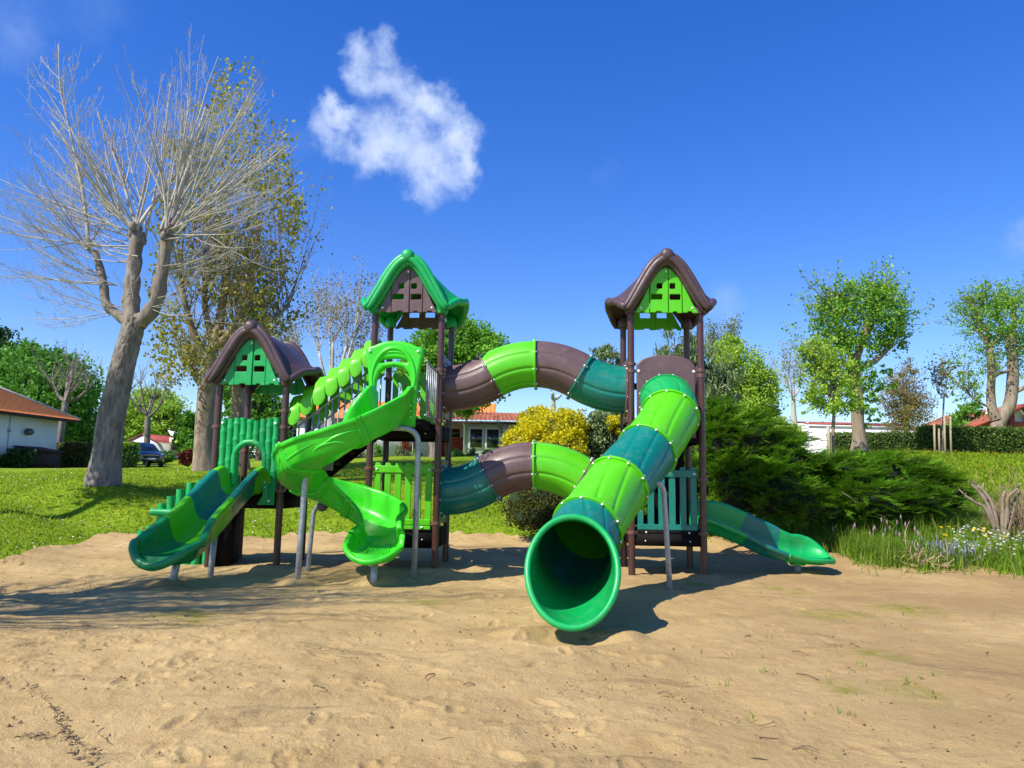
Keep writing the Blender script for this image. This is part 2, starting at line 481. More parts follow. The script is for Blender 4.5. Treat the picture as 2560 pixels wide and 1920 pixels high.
def dent(cx, cy, lx, ly, ang, dep, rim=.5):
    global SZ
    ti = cx / max(cy, 4.0); w = (lx + ly) * 2.4 / max(cy, 4)
    i0, i1 = np.searchsorted(tt, (ti - w, ti + w))
    if i1 - i0 < 2: return
    e = sand_edge(np.array([ti]))[0]
    def vof(y): return .05 + .95 * max(0, (y - 3.6) / (e - 3.6))
    j0, j1 = np.searchsorted(vv, (vof(cy - (lx + ly) * 1.8), vof(cy + (lx + ly) * 1.8)))
    j0 = max(0, j0 - 6); j1 += 6
    X = SX[i0:i1, j0:j1] - cx; Y = SY[i0:i1, j0:j1] - cy
    a = X * cos(ang) + Y * sin(ang); b_ = -X * sin(ang) + Y * cos(ang)
    r = np.sqrt((a / lx) ** 2 + (b_ / ly) ** 2)
    SZ[i0:i1, j0:j1] += -dep * np.clip(1.15 - r ** 2.2, 0, 1) + dep * rim * np.exp(-((r - 1.35) / .28) ** 2)
rg = np.random.default_rng(5)
for k in range(300):
    y = 4 + 10 * rg.random() ** 1.3; x = rg.normal(-.05, .36) * y
    if abs(x) > y * .8: continue
    a = rg.random() * pi
    if rg.random() < .55:
        dent(x, y, .13, .05, a, rg.uniform(.006, .016) * (1.2 if x < 1 else .6))
    else:
        dent(x, y, rg.uniform(.03, .12), rg.uniform(.03, .09), a, rg.uniform(-.012, .015))
# tread rows left by shoes
for k in range(60):
    y = rg.uniform(4.3, 8); x = rg.normal(0, .3) * y; a = rg.random() * pi
    for q in range(6): dent(x + cos(a) * (q - 3) * .035, y + sin(a) * (q - 3) * .035, .008, .04, a, .006, .4)
mounds = [(-3.04, 11.1, .34, .13), (-1.95, 11.2, .38, .15), (-1.47, 11.6, .3, .07), (-4.85, 10.7, .35, .08), (-3.2, 12.3, .3, .09), (-1.25, 12.7, .4, .07),
          (-4.0, 12.6, .45, .09), (-2.4, 12.3, .6, .08), (.1, 7.7, .3, .07), (1.1, 7.6, .3, .06), (2.25, 10.7, .25, .04), (3.2, 12.4, .3, .05), (5.1, 13.2, .4, .05), (-.9, 12.0, .5, .06)]
for x, y, r, h in mounds: dent(x, y, r, r * .8, .3, -h * .75, 0)
dent(.62, 7.45, .42, .3, 0, .055, .3)
SZ = np.where(SY < 3.5, ground_z(SX, SY) - .0 + fbm(SX * .9, SY * .9, 3, 60) * .05, SZ)
SZ[:, -1] = ground_z(SX[:, -1], SY[:, -1]) - .05
mb = MB(); mb.grid(np.stack([SX, SY, SZ], -1))
m = bpy.data.materials.new('sand'); m.use_nodes = True
t = NT(m.node_tree); b = m.node_tree.nodes['Principled BSDF']
co = t.node('ShaderNodeTexCoord').outputs['Object']
c = t.mix(t.mapr(t.noise(co, .55, 5, .6), .35, .65), (.415, .290, .122), (.56, .405, .182))
c = t.mix(t.mapr(t.noise(co, 3.2, 5, .65), .5, .72, 0, .55), c, (.37, .235, .092))
sep = t.node('ShaderNodeSeparateXYZ', inp={0: co})
damp = t.math('MULTIPLY', t.mapr(sep.outputs[0], .2, 4.5), t.mapr(t.noise(co, .45, 5, .6), .3, .6))
c = t.mix(t.math('MULTIPLY', damp, .75), c, (.33, .215, .092))
c = t.mix(t.mapr(t.noise(co, 110, 3, .75), .50, .72, 0, .6), c, (.27, .165, .075))
c = t.mix(t.mapr(t.noise(co, 90, 3, .7), .58, .75, 0, .5), c, (.62, .47, .28))
# dark litter dust and the green algae film on the right
mpst = t.node('ShaderNodeMapping', inp={'Vector': co, 'Scale': (.55, 1.3, 1)}).outputs[0]
st = t.math('MULTIPLY', t.mapr(t.noise(mpst, 1.5, 6, .72, .8), .56, .68), .55)
c = t.mix(st, c, (.15, .105, .055))
algae = None
for (u, v, r) in [(1830, 1490, .34), (1800, 1330, .75), (1700, 1275, .5), (1960, 1320, .7), (1900, 1420, .45), (1990, 1500, .5), (900, 1300, .6), (1500, 1265, .4), (400, 1330, .8)]:
    d0 = pix_ray(u * DS, v * DS); p = d0 * (-CAM_H / d0[2]); p = (p[0], p[1], 0)
    d = t.node('ShaderNodeVectorMath', operation='DISTANCE', inp={0: co, 1: p}).outputs['Value']
    mm = t.mapr(d, 0, r, 1, 0, True); algae = mm if algae is None else t.math('MAXIMUM', algae, mm)
algae = t.math('MULTIPLY', algae, t.mapr(t.noise(co, 2.6, 5, .65, .5), .38, .60))
c = t.mix(t.math('MULTIPLY', algae, .95), c, (.235, .225, .03))
t.l.new(c, b.inputs['Base Color']); b.inputs['Roughness'].default_value = .95; b.inputs['Specular IOR Level'].default_value = .12
hgt = t.math('ADD', t.noise(co, 26, 6, .7), t.math('MULTIPLY', t.noise(co, 95, 4, .7), .55))
bp = t.node('ShaderNodeBump', inp={'Strength': .75, 'Distance': .024, 'Height': hgt}); t.l.new(bp.outputs[0], b.inputs['Normal'])
obj('sand', mb, m, smooth=True, kind='structure')
def sand_z(x, y): return gz(x, y) + .01

# ------------------------------------------------------------------ grass blades, flowers
GRASS = leafmat('grass_blade', [(.22, .36, .014), (.29, .43, .018), (.40, .48, .04), (.24, .38, .016)], .5, .6, .2, .5)
MEADOW = leafmat('meadow_blade', [(.15, .32, .018), (.22, .42, .022), (.28, .42, .035), (.42, .40, .13)], .5, .6, .2, .5)
def blades(n, xy, h, lean=.5, w=.012, seed=1, base=-.04):
    g = np.random.default_rng(seed)
    x, y = xy; n = len(x); z = ground_z(x, y) + base
    h = h * g.uniform(.5, 1.3, n); a = g.random(n) * 2 * pi; l = lean * g.random(n) * h
    P = np.stack([x, y, z], 1); d = np.stack([np.cos(a), np.sin(a), 0 * a], 1); s = np.stack([-np.sin(a), np.cos(a), 0 * a], 1)
    ww = (w * g.uniform(.6, 1.4, n))[:, None]
    up = np.array([0, 0, 1.])
    mid = P + d * (l * .3)[:, None] + up * (h * .6)[:, None]; tip = P + d * l[:, None] + up * h[:, None]
    V = np.stack([P - s * ww, P + s * ww, mid + s * ww * .7, mid - s * ww * .7, tip], 1)
    i = np.arange(n)[:, None] * 5
    mb = MB(); mb.add(V.reshape(-1, 3), i + np.array([[0, 1, 2, 3]]), i + np.array([[3, 2, 4]]))
    return mb
def scatter(n, t0, t1, y0, y1, seed, clump=.0, power=1.0):
    g = np.random.default_rng(seed)
    t_ = g.uniform(t0, t1, n); y = y0 + (y1 - y0) * g.random(n) ** power; x = t_ * y
    e = sand_edge(t_) + g.exponential(.16, n) * np.where(g.random(n) < .5, -1.6, 1) * .6
    k = y > e
    if clump: k &= (fbm(x * 1.3, y * 1.3, 3, seed) + .5 + g.normal(0, .12, n)) > clump
    return x[k], y[k]
def join(*bs):
    m_ = MB()
    for b_ in bs:
        for vtx, off in zip(b_.v, [0] * 9): pass
        o = m_.nv
        for vtx in b_.v: m_.v.append(vtx)
        m_.nv += b_.nv
        m_.q += [q + o for q in b_.q]; m_.t += [q + o for q in b_.t]
    return m_
bl = [blades(0, scatter(64000, -.86, .12, 11, 27, 21, 0, 1.0), .05, 2.2, .013, 1),
      blades(0, scatter(34000, -.86, .12, 11, 23, 22, .5), .09, 1.6, .012, 2),
      blades(0, scatter(14000, .1, .42, 14, 20, 23), .10, 1.2, .012, 3),
      blades(0, scatter(34000, .42, .86, 18, 33, 24), .13, 1.2, .018, 4)]
obj('lawn_grass', join(*bl), GRASS, kind='stuff')
bl = [blades(0, scatter(40000, .40, .86, 12.5, 20, 31, .25, 1.3), .18, 1.5, .010, 5),
      blades(0, scatter(22000, .40, .86, 12.5, 18, 34, .45, 1.3), .32, 1.2, .008, 8),
      blades(0, scatter(9000, .42, .86, 12.5, 15.5, 32, .55, 1.2), .55, .9, .006, 6),
      blades(0, scatter(9000, .34, .5, 13.3, 16.5, 33, .4), .30, 1.0, .008, 7)]
obj('meadow_grass', join(*bl), MEADOW, kind='stuff')
def discs(P, r, up=True, k=6, seed=0):
    g = np.random.default_rng(seed); n = len(P); a = np.arange(k) * 2 * pi / k
    nrm = np.stack([g.normal(0, .35, n), g.normal(-.3, .3, n), np.ones(n)], 1); nrm /= np.linalg.norm(nrm, axis=1)[:, None]
    U = np.cross(nrm, [1, .2, 0]); U /= np.linalg.norm(U, axis=1)[:, None]; Vv = np.cross(nrm, U)
    rr = (np.broadcast_to(r, (n,)) * g.uniform(.7, 1.2, n))[:, None, None]
    V = P[:, None] + rr * (np.cos(a)[None, :, None] * U[:, None] + np.sin(a)[None, :, None] * Vv[:, None])
    mb = MB(); i = np.arange(n)[:, None] * k
    mb.add(V.reshape(-1, 3), np.concatenate([i + np.array([[0, 1, 2, 3]]), i + np.array([[0, 3, 4, 5]])])); return mb
def flowers(name, n, rng_, h, r, m, seed, clump=.0):
    x, y = scatter(n, *rng_, seed, clump)
    g = np.random.default_rng(seed + 1)
    P = np.stack([x, y, ground_z(x, y) + h * g.uniform(.6, 1.1, len(x))], 1)
    return obj(name, discs(P, r, seed=seed), m, kind='stuff')
WHITEP = leafmat('daisy_petal', [(.75, .75, .70), (.8, .8, .76)], .25)
YELP = leafmat('yellow_petal', [(.75, .52, .01), (.7, .42, .01)], .25)
flowers('daisies', 1500, (-.86, -.05, 11, 24), .075, .018, WHITEP, 50, .42)
flowers('dandelions', 240, (-.86, .05, 12, 24), .08, .017, YELP, 51, .4)
flowers('buttercups', 1500, (.5, .86, 19, 33), .17, .018, YELP, 52, .4)
g = np.random.default_rng(8)
def patch(n, us, vs, Y0, Y1, h0, h1):
    Y = g.uniform(Y0, Y1, n); u = np.array([at(a, 1000, 1)[0] for a in g.uniform(*us, n)]); x = u * Y
    return np.stack([x, Y, ground_z(x, Y) + g.uniform(h0, h1, n)], 1)
obj('white_daisies', discs(patch(420, (2050, 2330), 0, 13.5, 15.4, .22, .42), .022, seed=3), WHITEP, kind='stuff')
obj('yellow_daisies', discs(patch(60, (2020, 2300), 0, 13.5, 15.2, .24, .42), .03, seed=4), YELP, kind='stuff')

# ------------------------------------------------------------------ buildings
def tile_roof(name, A, B, Cc, D, m, parent, pitch=.22, row=.34, amp=.045, step=.035):
    """barrel-tiled slope: eave A->B, ridge D->C (world points)"""
    A, B, Cc, D = [np.asarray(p, float) for p in (A, B, Cc, D)]
    L = np.linalg.norm(B - A); S = np.linalg.norm((D + Cc) / 2 - (A + B) / 2)
    nu = int(L / pitch) * 6; nr = max(2, int(S / row))
    nrm = unit(np.cross(B - A, D - A)); 
    if nrm[2] < 0: nrm = -nrm
    rows = []
    for r in range(nr):
        rows += [(r / nr, step * .85), ((r + .97) / nr, -step * .15)]
    uu = np.linspace(0, 1, nu + 1); wave = np.abs(np.sin(np.arange(nu + 1) / 6 * pi)) * amp
    G = np.array([[(A * (1 - s) + D * s) * (1 - q) + (B * (1 - s) + Cc * s) * q + nrm * (w_ + e) for q, w_ in zip(uu, wave)] for s, e in rows])
    mb = MB(); mb.grid(G)
    low = MB()
    return obj(name, mb, m, parent, smooth=False)
TILE = pmat('orange_roof_tile', (.86, .27, .085), .9, .12, 5, .2, 30, spec=.08)
TILED = pmat('weathered_roof_tile', (.34, .115, .065), .9, .3, 3, .2, 30)
REDW = pmat('red_painted_wood', (.36, .07, .04), .6, .12, 3, .1, 40)
REDW.node_tree.nodes['Principled BSDF']
GLASS = bpy.data.materials.new('window_glass'); GLASS.use_nodes = True
_b = GLASS.node_tree.nodes['Principled BSDF']; _b.inputs['Base Color'].default_value = (.02, .03, .04, 1); _b.inputs['Roughness'].default_value = .06; _b.inputs['Specular IOR Level'].default_value = .8
REDR = pmat('red_metal_roof', (.33, .055, .035), .6, .1, 2)
DWOOD = pmat('dark_brown_wood', (.045, .022, .016), .8, .2, 4, .3, 30)

def fbox(mb, p0, p1, y0, y1):
    """box between two corner points given as (x, z)"""
    mb.box(((p0[0] + p1[0]) / 2, (y0 + y1) / 2, (p0[1] + p1[1]) / 2), (abs(p1[0] - p0[0]), abs(y1 - y0), abs(p1[1] - p0[1])))

# white bungalow at the left edge: its long side recedes to the right
HD = unit(np.array([.1, 1, 0])); HN = np.array([HD[1], -HD[0], 0])      # along the wall, out of the wall
HC = np.array([at(117, 1014, 44.2)[0], 44.2, 0]); z0 = gz(HC[0], HC[1]) - .2
def HW(s, o=0.0, z=0.0): return HC + HD * s + HN * o + np.array([0, 0, z])
hs_ = thing('white_house', 'white rendered house with orange tiled roof and grey wall lamp, cut by the left edge', 'house', HW(-3, 0, z0))
ez = at(157, 909, 45.2)[2]
Mh = np.stack([HN, HD, [0, 0, 1]], 1)
mb = MB(); mb.box(HW(-7, -4, (z0 + ez) / 2), (8, 14, ez - z0), M=Mh); obj('wall', mb, M['white'], hs_)
B = HW(.85, .75, ez); A2 = HW(-15, .75, ez); Cp = B - HN * 4.75 - HD * 4.75 + np.array([0, 0, 4.75 * .52]); D2 = HW(-15, -4, Cp[2])
tile_roof('roof_slope', A2, B, Cp, D2, TILE, hs_, pitch=.25, row=.36, amp=.02, step=.012)
tile_roof('roof_slope', B, HW(.85, -8.75, ez), Cp + HN * .02, Cp, TILE, hs_, pitch=.25)
mb = MB(); mb.tube([B + [0, 0, .05], Cp + [0, 0, .08]], .09, 6); obj('hip_ridge', mb, pmat('pale_ridge_mortar', (.5, .42, .36), .9), hs_)
mb = MB(); mb.box(HW(-7, .36, ez - .07), (.75, 15.4, .05), M=Mh); mb.box(HW(-7, .73, ez - .06), (.04, 15.6, .14), M=Mh); obj('eave_board', mb, DWOOD, hs_)
def on_wall(u, v, o=.0):
    d = pix_ray(u * DS, v * DS); p0 = HW(0, o); k_ = np.dot(p0 - [0, 0, CAM_H], HN) / np.dot(d, HN); return d * k_ + np.array([0, 0, CAM_H])
lp = on_wall(61, 933, .02)
mb = MB(); mb.lathe([(0, 0), (.13, .02), (.2, .12), (.19, .3), (.1, .5), (0, .55)], lp + HN * .16 - HD * .28, 12, HD - HN * .1); mb.box(lp + HN * .08, (.16, .16, .14), M=Mh); obj('wall_lamp', mb, M['grey'], hs_, sharp=40)
mb = MB(); q_ = on_wall(20, 930, .03); mb.tube([q_ * [1, 1, 0] + [0, 0, z0 + .4], q_ * [1, 1, 0] + [0, 0, ez - .1]], .02, 5); mb.box(q_ + HN * .02, (.06, .16, .16), M=Mh); obj('wall_cable', mb, pmat('pale_cable', (.42, .43, .42), .7), hs_)
def text_mesh(s, size, origin, ux, uz, depth=.01):
    cu = bpy.data.curves.new('txt', 'FONT'); cu.body = s; cu.size = size; cu.extrude = depth
    o = bpy.data.objects.new('txt', cu); COL.objects.link(o); dg = bpy.context.evaluated_depsgraph_get()
    me = bpy.data.meshes.new_from_object(o.evaluated_get(dg)); bpy.data.objects.remove(o)
    V = np.array([v.co for v in me.vertices]); mb = MB(); ux = np.asarray(ux, float); uz = np.asarray(uz, float)
    F = [tuple(p.vertices) for p in me.polygons]
    mb.add(np.asarray(origin) + V[:, :1] * ux + V[:, 1:2] * uz + V[:, 2:] * np.cross(ux, uz), [f for f in F if len(f) == 4], [f for f in F if len(f) == 3], [f for f in F if len(f) > 4])
    return mb
np_ = on_wall(112, 978, .012)
obj('house_number', text_mesh('10', .40, np_ - HD * .0, HD, (0, 0, 1)), pmat('pale_number', (.50, .51, .53), .7), hs_)
# brown storage box against that wall
bc = on_wall(83, 1000, .75); g0 = gz(bc[0], bc[1])
th = thing('storage_box', 'dark brown wooden storage box with sloping lid against the white house wall', 'storage box', (bc[0], bc[1], g0))
mb = MB(); mb.box((bc[0], bc[1], g0 + .42), (1.1, 2.0, 1.04), M=Mh); obj('body', mb, DWOOD, th)
mb = MB(); cs_ = [(-.66, 1.16), (.66, .93), (.66, 1.0), (-.66, 1.23)]
V_ = [np.array([bc[0], bc[1], g0]) + HN * o + HD * s_ + np.array([0, 0, z_]) for s_ in (-1.1, 1.1) for o, z_ in cs_]
mb.add(V_, [(0, 1, 2, 3), (7, 6, 5, 4), (0, 4, 5, 1), (1, 5, 6, 2), (2, 6, 7, 3), (3, 7, 4, 0)]); obj('lid', mb, DWOOD, th)
# holiday home behind the car
def mobile_home(label, cx, cy, rz, Lx, Wy, hw, hr, m_roof, ov=.25, windows=(), clad=True, base=None, wx=()):
    z = base if base is not None else gz(cx, cy)
    th = thing('mobile_home', label, 'mobile home', (cx, cy, z))
    ca, sa = cos(rz), sin(rz)
    def L(x, y, zz): return (cx + x * ca - y * sa, cy + x * sa + y * ca, z + zz)
    # gable faces -x end; long side along x
    mb = MB()
    for x in (0, Lx): pass
    V = [L(0, -Wy / 2, 0), L(0, Wy / 2, 0), L(0, Wy / 2, hw), L(0, 0, hr), L(0, -Wy / 2, hw), L(Lx, -Wy / 2, 0), L(Lx, Wy / 2, 0), L(Lx, Wy / 2, hw), L(Lx, 0, hr), L(Lx, -Wy / 2, hw)]
    mb.add(V, [(0, 4, 9, 5), (1, 6, 7, 2), (4, 3, 8, 9), (3, 2, 7, 8)], None, [[0, 1, 2, 3, 4], [5, 9, 8, 7, 6]]); obj('wall', mb, M['whitep'], th)
    for s in (-1, 1):
        mb = MB(); o = min(.16, ov); e = hw - (hr - hw) / (Wy / 2) * ov
        P = [L(-o, s * (Wy / 2 + ov), e), L(Lx + o, s * (Wy / 2 + ov), e), L(Lx + o, 0, hr + .02), L(-o, 0, hr + .02)]
        P = [np.array(p) + [0, 0, .03] for p in P] ; Q = [p + [0, 0, .07] for p in P]
        mb.add(P + Q, [(0, 3, 2, 1), (4, 5, 6, 7), (0, 1, 5, 4), (1, 2, 6, 5), (2, 3, 7, 6), (3, 0, 4, 7)]); obj('roof_slope', mb, m_roof, th)
    mb = MB(); mb.tube([L(-.1, -Wy / 2 - ov - .03, hw - .06), L(Lx + .1, -Wy / 2 - ov - .03, hw - .06)], .05, 6); obj('gutter', mb, M['whitep'], th)
    if clad:
        for k in range(int(hw / .22)):
            mb = MB(); zz = .3 + k * .22; c = L(-.012, 0, zz); mb.box(c, (.02, Wy - .1, .195), rz); obj('cladding_board', mb, M['whitep'], th)
    for (x, zz, w, h) in windows:
        mb = MB(); mb.box(L(x, -Wy / 2 - .02, zz), (w, .08, h), rz); f = obj('window', mb, M['grey'], th)
        mb = MB(); mb.box(L(x, -Wy / 2 - .05, zz), (w - .12, .05, h - .12), rz); obj('pane', mb, GLASS, f)
    for (y, zz, w, h) in wx:
        mb = MB(); mb.box(L(-.03, y, zz), (.08, w, h), rz); f = obj('window', mb, M['grey'], th)
        mb = MB(); mb.box(L(-.06, y, zz), (.05, w - .12, h - .12), rz); obj('pane', mb, GLASS, f)
    return th, L
p = at(300, 1000, 75)
th, L = mobile_home('white mobile home with red roof and white awning behind the dark parked car', at(303, 1000, 77)[0], 77.0, R_(90) + R_(-14), 8, 3.7, 2.5, 3.25, REDR, windows=[], clad=False, base=at(320, 973, 75)[2] - 1.6)
th.location  # gable faces the camera
mbx = MB()
a0 = at(404, 944, 76); a1 = at(366, 930, 77)
mb = MB(); c = (at(385, 938, 77)); mb.add([at(362, 930, 78), at(369, 941, 74.5), at(404, 949, 74.5), at(404, 941, 78), at(362, 928.5, 78), at(369, 938.5, 74.5), at(404, 946.5, 74.5), at(404, 939.5, 78)],
    [(0, 3, 2, 1), (4, 5, 6, 7), (0, 1, 5, 4), (1, 2, 6, 5), (2, 3, 7, 6), (3, 0, 4, 7)]); obj('awning', mb, M['whitep'], th)
for (u0, u1) in ((372, 381), (383, 391), (394, 401)):
    mb = MB(); q0 = at(u0, 950, 78.3); q1 = at(u1, 972, 78.3); fbox(mb, (q0[0], q0[2]), (q1[0], q1[2]), 78.2, 78.3); f = obj('window', mb, M['grey'], th)
    mb = MB(); fbox(mb, (q0[0] + .08, q0[2] - .08), (q1[0] - .08, q1[2] + .08), 78.15, 78.18); obj('pane', mb, GLASS, f)
mb = MB(); q0 = at(366, 945, 78.5); q1 = at(404, 985, 78.5); fbox(mb, (q0[0], q0[2]), (q1[0], q1[2]), 78.5, 79); obj('side_wall', mb, pmat('beige_cladding', (.5, .46, .38), .7), th)
mb = MB(); q0 = at(400, 946, 75); mb.tube([(q0[0], 75, q0[2]), (q0[0], 75, q0[2] - 2.2)], .06, 6); obj('awning_post', mb, M['whitep'], th)
# second holiday home, only its eave shows behind the left trees
c0 = at(125, 965, 70)
th, L = mobile_home('grey and white cabin with dark red roof behind the hedge and the left trunks', c0[0], 72, 0, 6.2, 4.5, 2.3, 2.9, pmat('dull_red_roof', (.16, .05, .04), .8, .2), windows=[(.8, 1.5, 1.0, .9), (2.1, 1.5, .8, .9), (4.6, 1.5, 1.3, .9)], clad=False, base=at(150, 962, 70)[2] - 2.5)
# white holiday home on the right
c0 = at(1745, 930, 50)
th, L = mobile_home('long white mobile home with dark red roof and clad gable above the right hedge', at(1768, 930, 50)[0] - .2, 52, R_(-4), 7.4, 3.6, 0, 0, REDR, clad=False) if False else (None, None)
zb = at(1850, 951, 50)[2] - 1.4
th, L = mobile_home('long white mobile home with dark red roof and clad gable above the right hedge', at(1783, 930, 50)[0] - 1.1, 52.2, R_(4), 7.4, 3.8, at(1790, 918, 50.5)[2] - zb, at(1765, 914, 52)[2] - zb, REDR, ov=.04, windows=[(4.0, 1.75, .42, .55)], base=zb, wx=[(-.5, 1.9, .4, .9)])

# long house behind the play area
Y0 = 40.0
def X(u, Y=Y0): return float(at(u, 950, Y)[0])
def Z(v, Y=Y0, u=1000): return float(at(u, v, Y)[2])
zb = gz(X(950), Y0) - .3
ho = thing('long_house', 'long white house with orange tiled roof and red shutters behind the play tower', 'house', (X(900), Y0, zb))
mb = MB(); fbox(mb, (X(640), zb), (X(945), Z(907)), Y0, Y0 + 7); obj('wall', mb, M['white'], ho)
mb = MB(); fbox(mb, (X(945), zb), (X(1004), Z(907)), Y0 + 1.2, Y0 + 7); obj('recessed_wall', mb, M['white'], ho)
Yw = 38.6
mb = MB(); fbox(mb, (X(1004, Yw), zb), (X(1190, Yw), Z(909, Yw)), Yw, Y0 + 6); obj('wing_wall', mb, pmat('shade_toned_render', (.56, .58, .60), .9, .04, 1), ho)  # white wall like the rest; tree and eave shade put into its colour
tile_roof('roof_slope', (X(628), Y0 - .3, Z(909, Y0 - .3)), (X(1068), Y0 - .3, Z(909, Y0 - .3)), (X(1068), Y0 + 3.6, Z(871, Y0 + 3.6)), (X(628), Y0 + 3.6, Z(871, Y0 + 3.6)), TILE, ho, .24, .36)
tile_roof('roof_slope', (X(955, Yw), Yw - .7, Z(908, Yw - .7)), (X(1172, Yw), Yw - .7, Z(910, Yw - .7)), (X(1150, Yw), Yw + 2.6, Z(892, Yw + 2.6)), (X(975, Yw), Yw + 2.6, Z(889, Yw + 2.6)), TILED, ho, .24, .36)
mb = MB(); fbox(mb, (X(955, Yw), Z(909.5, Yw - .6)), (X(1172, Yw), Z(914, Yw - .6)), Yw - .66, Yw - .6); obj('fascia', mb, DWOOD, ho)
mb = MB(); fbox(mb, (X(628), Z(910.5, Y0 - .5)), (X(1000), Z(913, Y0 - .5)), Y0 - .26, Y0 - .2); obj('fascia', mb, DWOOD, ho)
mb = MB(); fbox(mb, (X(946), zb), (X(1003), Z(945, Y0 + 1)), Y0 + 1.0, Y0 + 1.19); sp = obj('siding', mb, REDW, ho)
for k in range(9):
    mb = MB(); z_ = Z(945, Y0 + 1) - .06 - k * .15; mb.box(((X(946) + X(1003)) / 2, Y0 + .985, z_), (X(1003) - X(946), .02, .125)); obj('plank', mb, REDW, sp)
for (u0, v0, u1, v1, yy) in ((967, 927, 993, 944, Y0 + 1.2), (937, 918, 950, 960, Y0), (1012, 923, 1045, 970, Yw), (1048, 923, 1081, 970, Yw)):
    a = (X(u0, yy), Z(v0, yy)); c = (X(u1, yy), Z(v1, yy))
    mb = MB(); fbox(mb, a, c, yy - .06, yy + .02); f = obj('window', mb, M['whitep'] if u0 > 1000 else M['dark'], ho)
    mb = MB(); d = .09 if u0 > 1000 else .05; fbox(mb, (a[0] + d, a[1] - d), (c[0] - d, c[1] + d), yy - .08, yy - .064); obj('pane', mb, GLASS, f)
for (u0, u1) in ((868, 887), (888, 907), (722, 752)):
    a = (X(u0), Z(922)); c = (X(u1), Z(977)); mb = MB(); fbox(mb, a, c, Y0 - .07, Y0 - .01); sh = obj('shutter', mb, REDW, ho)
    for k in range(5):
        w = (c[0] - a[0]) / 5; mb = MB(); mb.box((a[0] + w * (k + .5), Y0 - .078, (a[1] + c[1]) / 2), (w * .86, .02, a[1] - c[1] - .06)); obj('plank', mb, REDW, sh)
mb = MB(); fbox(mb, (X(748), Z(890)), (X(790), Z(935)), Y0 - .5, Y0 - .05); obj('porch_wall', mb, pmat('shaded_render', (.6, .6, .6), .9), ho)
mb = MB(); mb.tube([(X(1001, Yw), Yw - .5, Z(914, Yw)), (X(1003, Yw), Yw - .1, Z(922, Yw)), (X(1003, Yw), Yw - .1, zb)], .05, 6); obj('downpipe', mb, M['whitep'], ho)

# red timbered house at the right edge
Y0 = 46.0
zb = gz(X(2190, Y0), Y0)
rh = thing('timber_house', 'red timbered house with overhanging tile roof behind the double-trunked tree', 'house', (X(2200, Y0), Y0, zb))
px, pz = X(2222, Y0), Z(872, Y0, 2222)
lx, lz = X(2098, Y0), Z(921, Y0, 2098)
mb = MB(); hw = px - lx
mb.add([(lx + .8, Y0 + .9, zb), (px + hw - .8, Y0 + .9, zb), (px + hw - .8, Y0 + .9, lz + .3), (px, Y0 + .9, pz - .12), (lx + .8, Y0 + .9, lz + .3), (lx + .8, Y0 + 8, zb), (px + hw - .8, Y0 + 8, zb), (px + hw - .8, Y0 + 8, lz + .3), (px, Y0 + 8, pz - .12), (lx + .8, Y0 + 8, lz + .3)],
       [(0, 4, 9, 5), (1, 6, 7, 2)], None, [[0, 1, 2, 3, 4]]); obj('wall', mb, M['white'], rh)
tile_roof('roof_slope', (lx, Y0 + 8.6, lz), (lx, Y0, lz), (px, Y0, pz), (px, Y0 + 8.6, pz), TILED, rh, .24, .36)
tile_roof('roof_slope', (px + hw, Y0, lz), (px + hw, Y0 + 8.6, lz), (px, Y0 + 8.6, pz), (px, Y0, pz), TILED, rh, .24, .36)
for sgn in (-1, 1):
    mb = MB(); mb.tube([(px + sgn * hw, Y0 - .03, lz - .1), (px, Y0 - .03, pz - .1)], .12, 4); obj('barge_board', mb, REDW, rh)
for u in (2168, 2200, 2240):
    mb = MB(); mb.box((X(u, Y0), Y0 + .6, (zb + lz + 1.2) / 2), (.32, .32, lz + 1.0 - zb)); obj('post', mb, REDW, rh)
mb = MB(); mb.box((px, Y0 + .7, lz + .25), (hw * 2 - 1.6, .25, .28)); obj('tie_beam', mb, REDW, rh)
mb = MB(); mb.box((X(2183, Y0), Y0 + 2, Z(888, Y0, 2183)), (.16, .16, .9)); mb.box((X(2183, Y0), Y0 + 1.9, Z(893, Y0, 2183)), (.5, .4, .45)); obj('flue', mb, M['whitep'], rh)

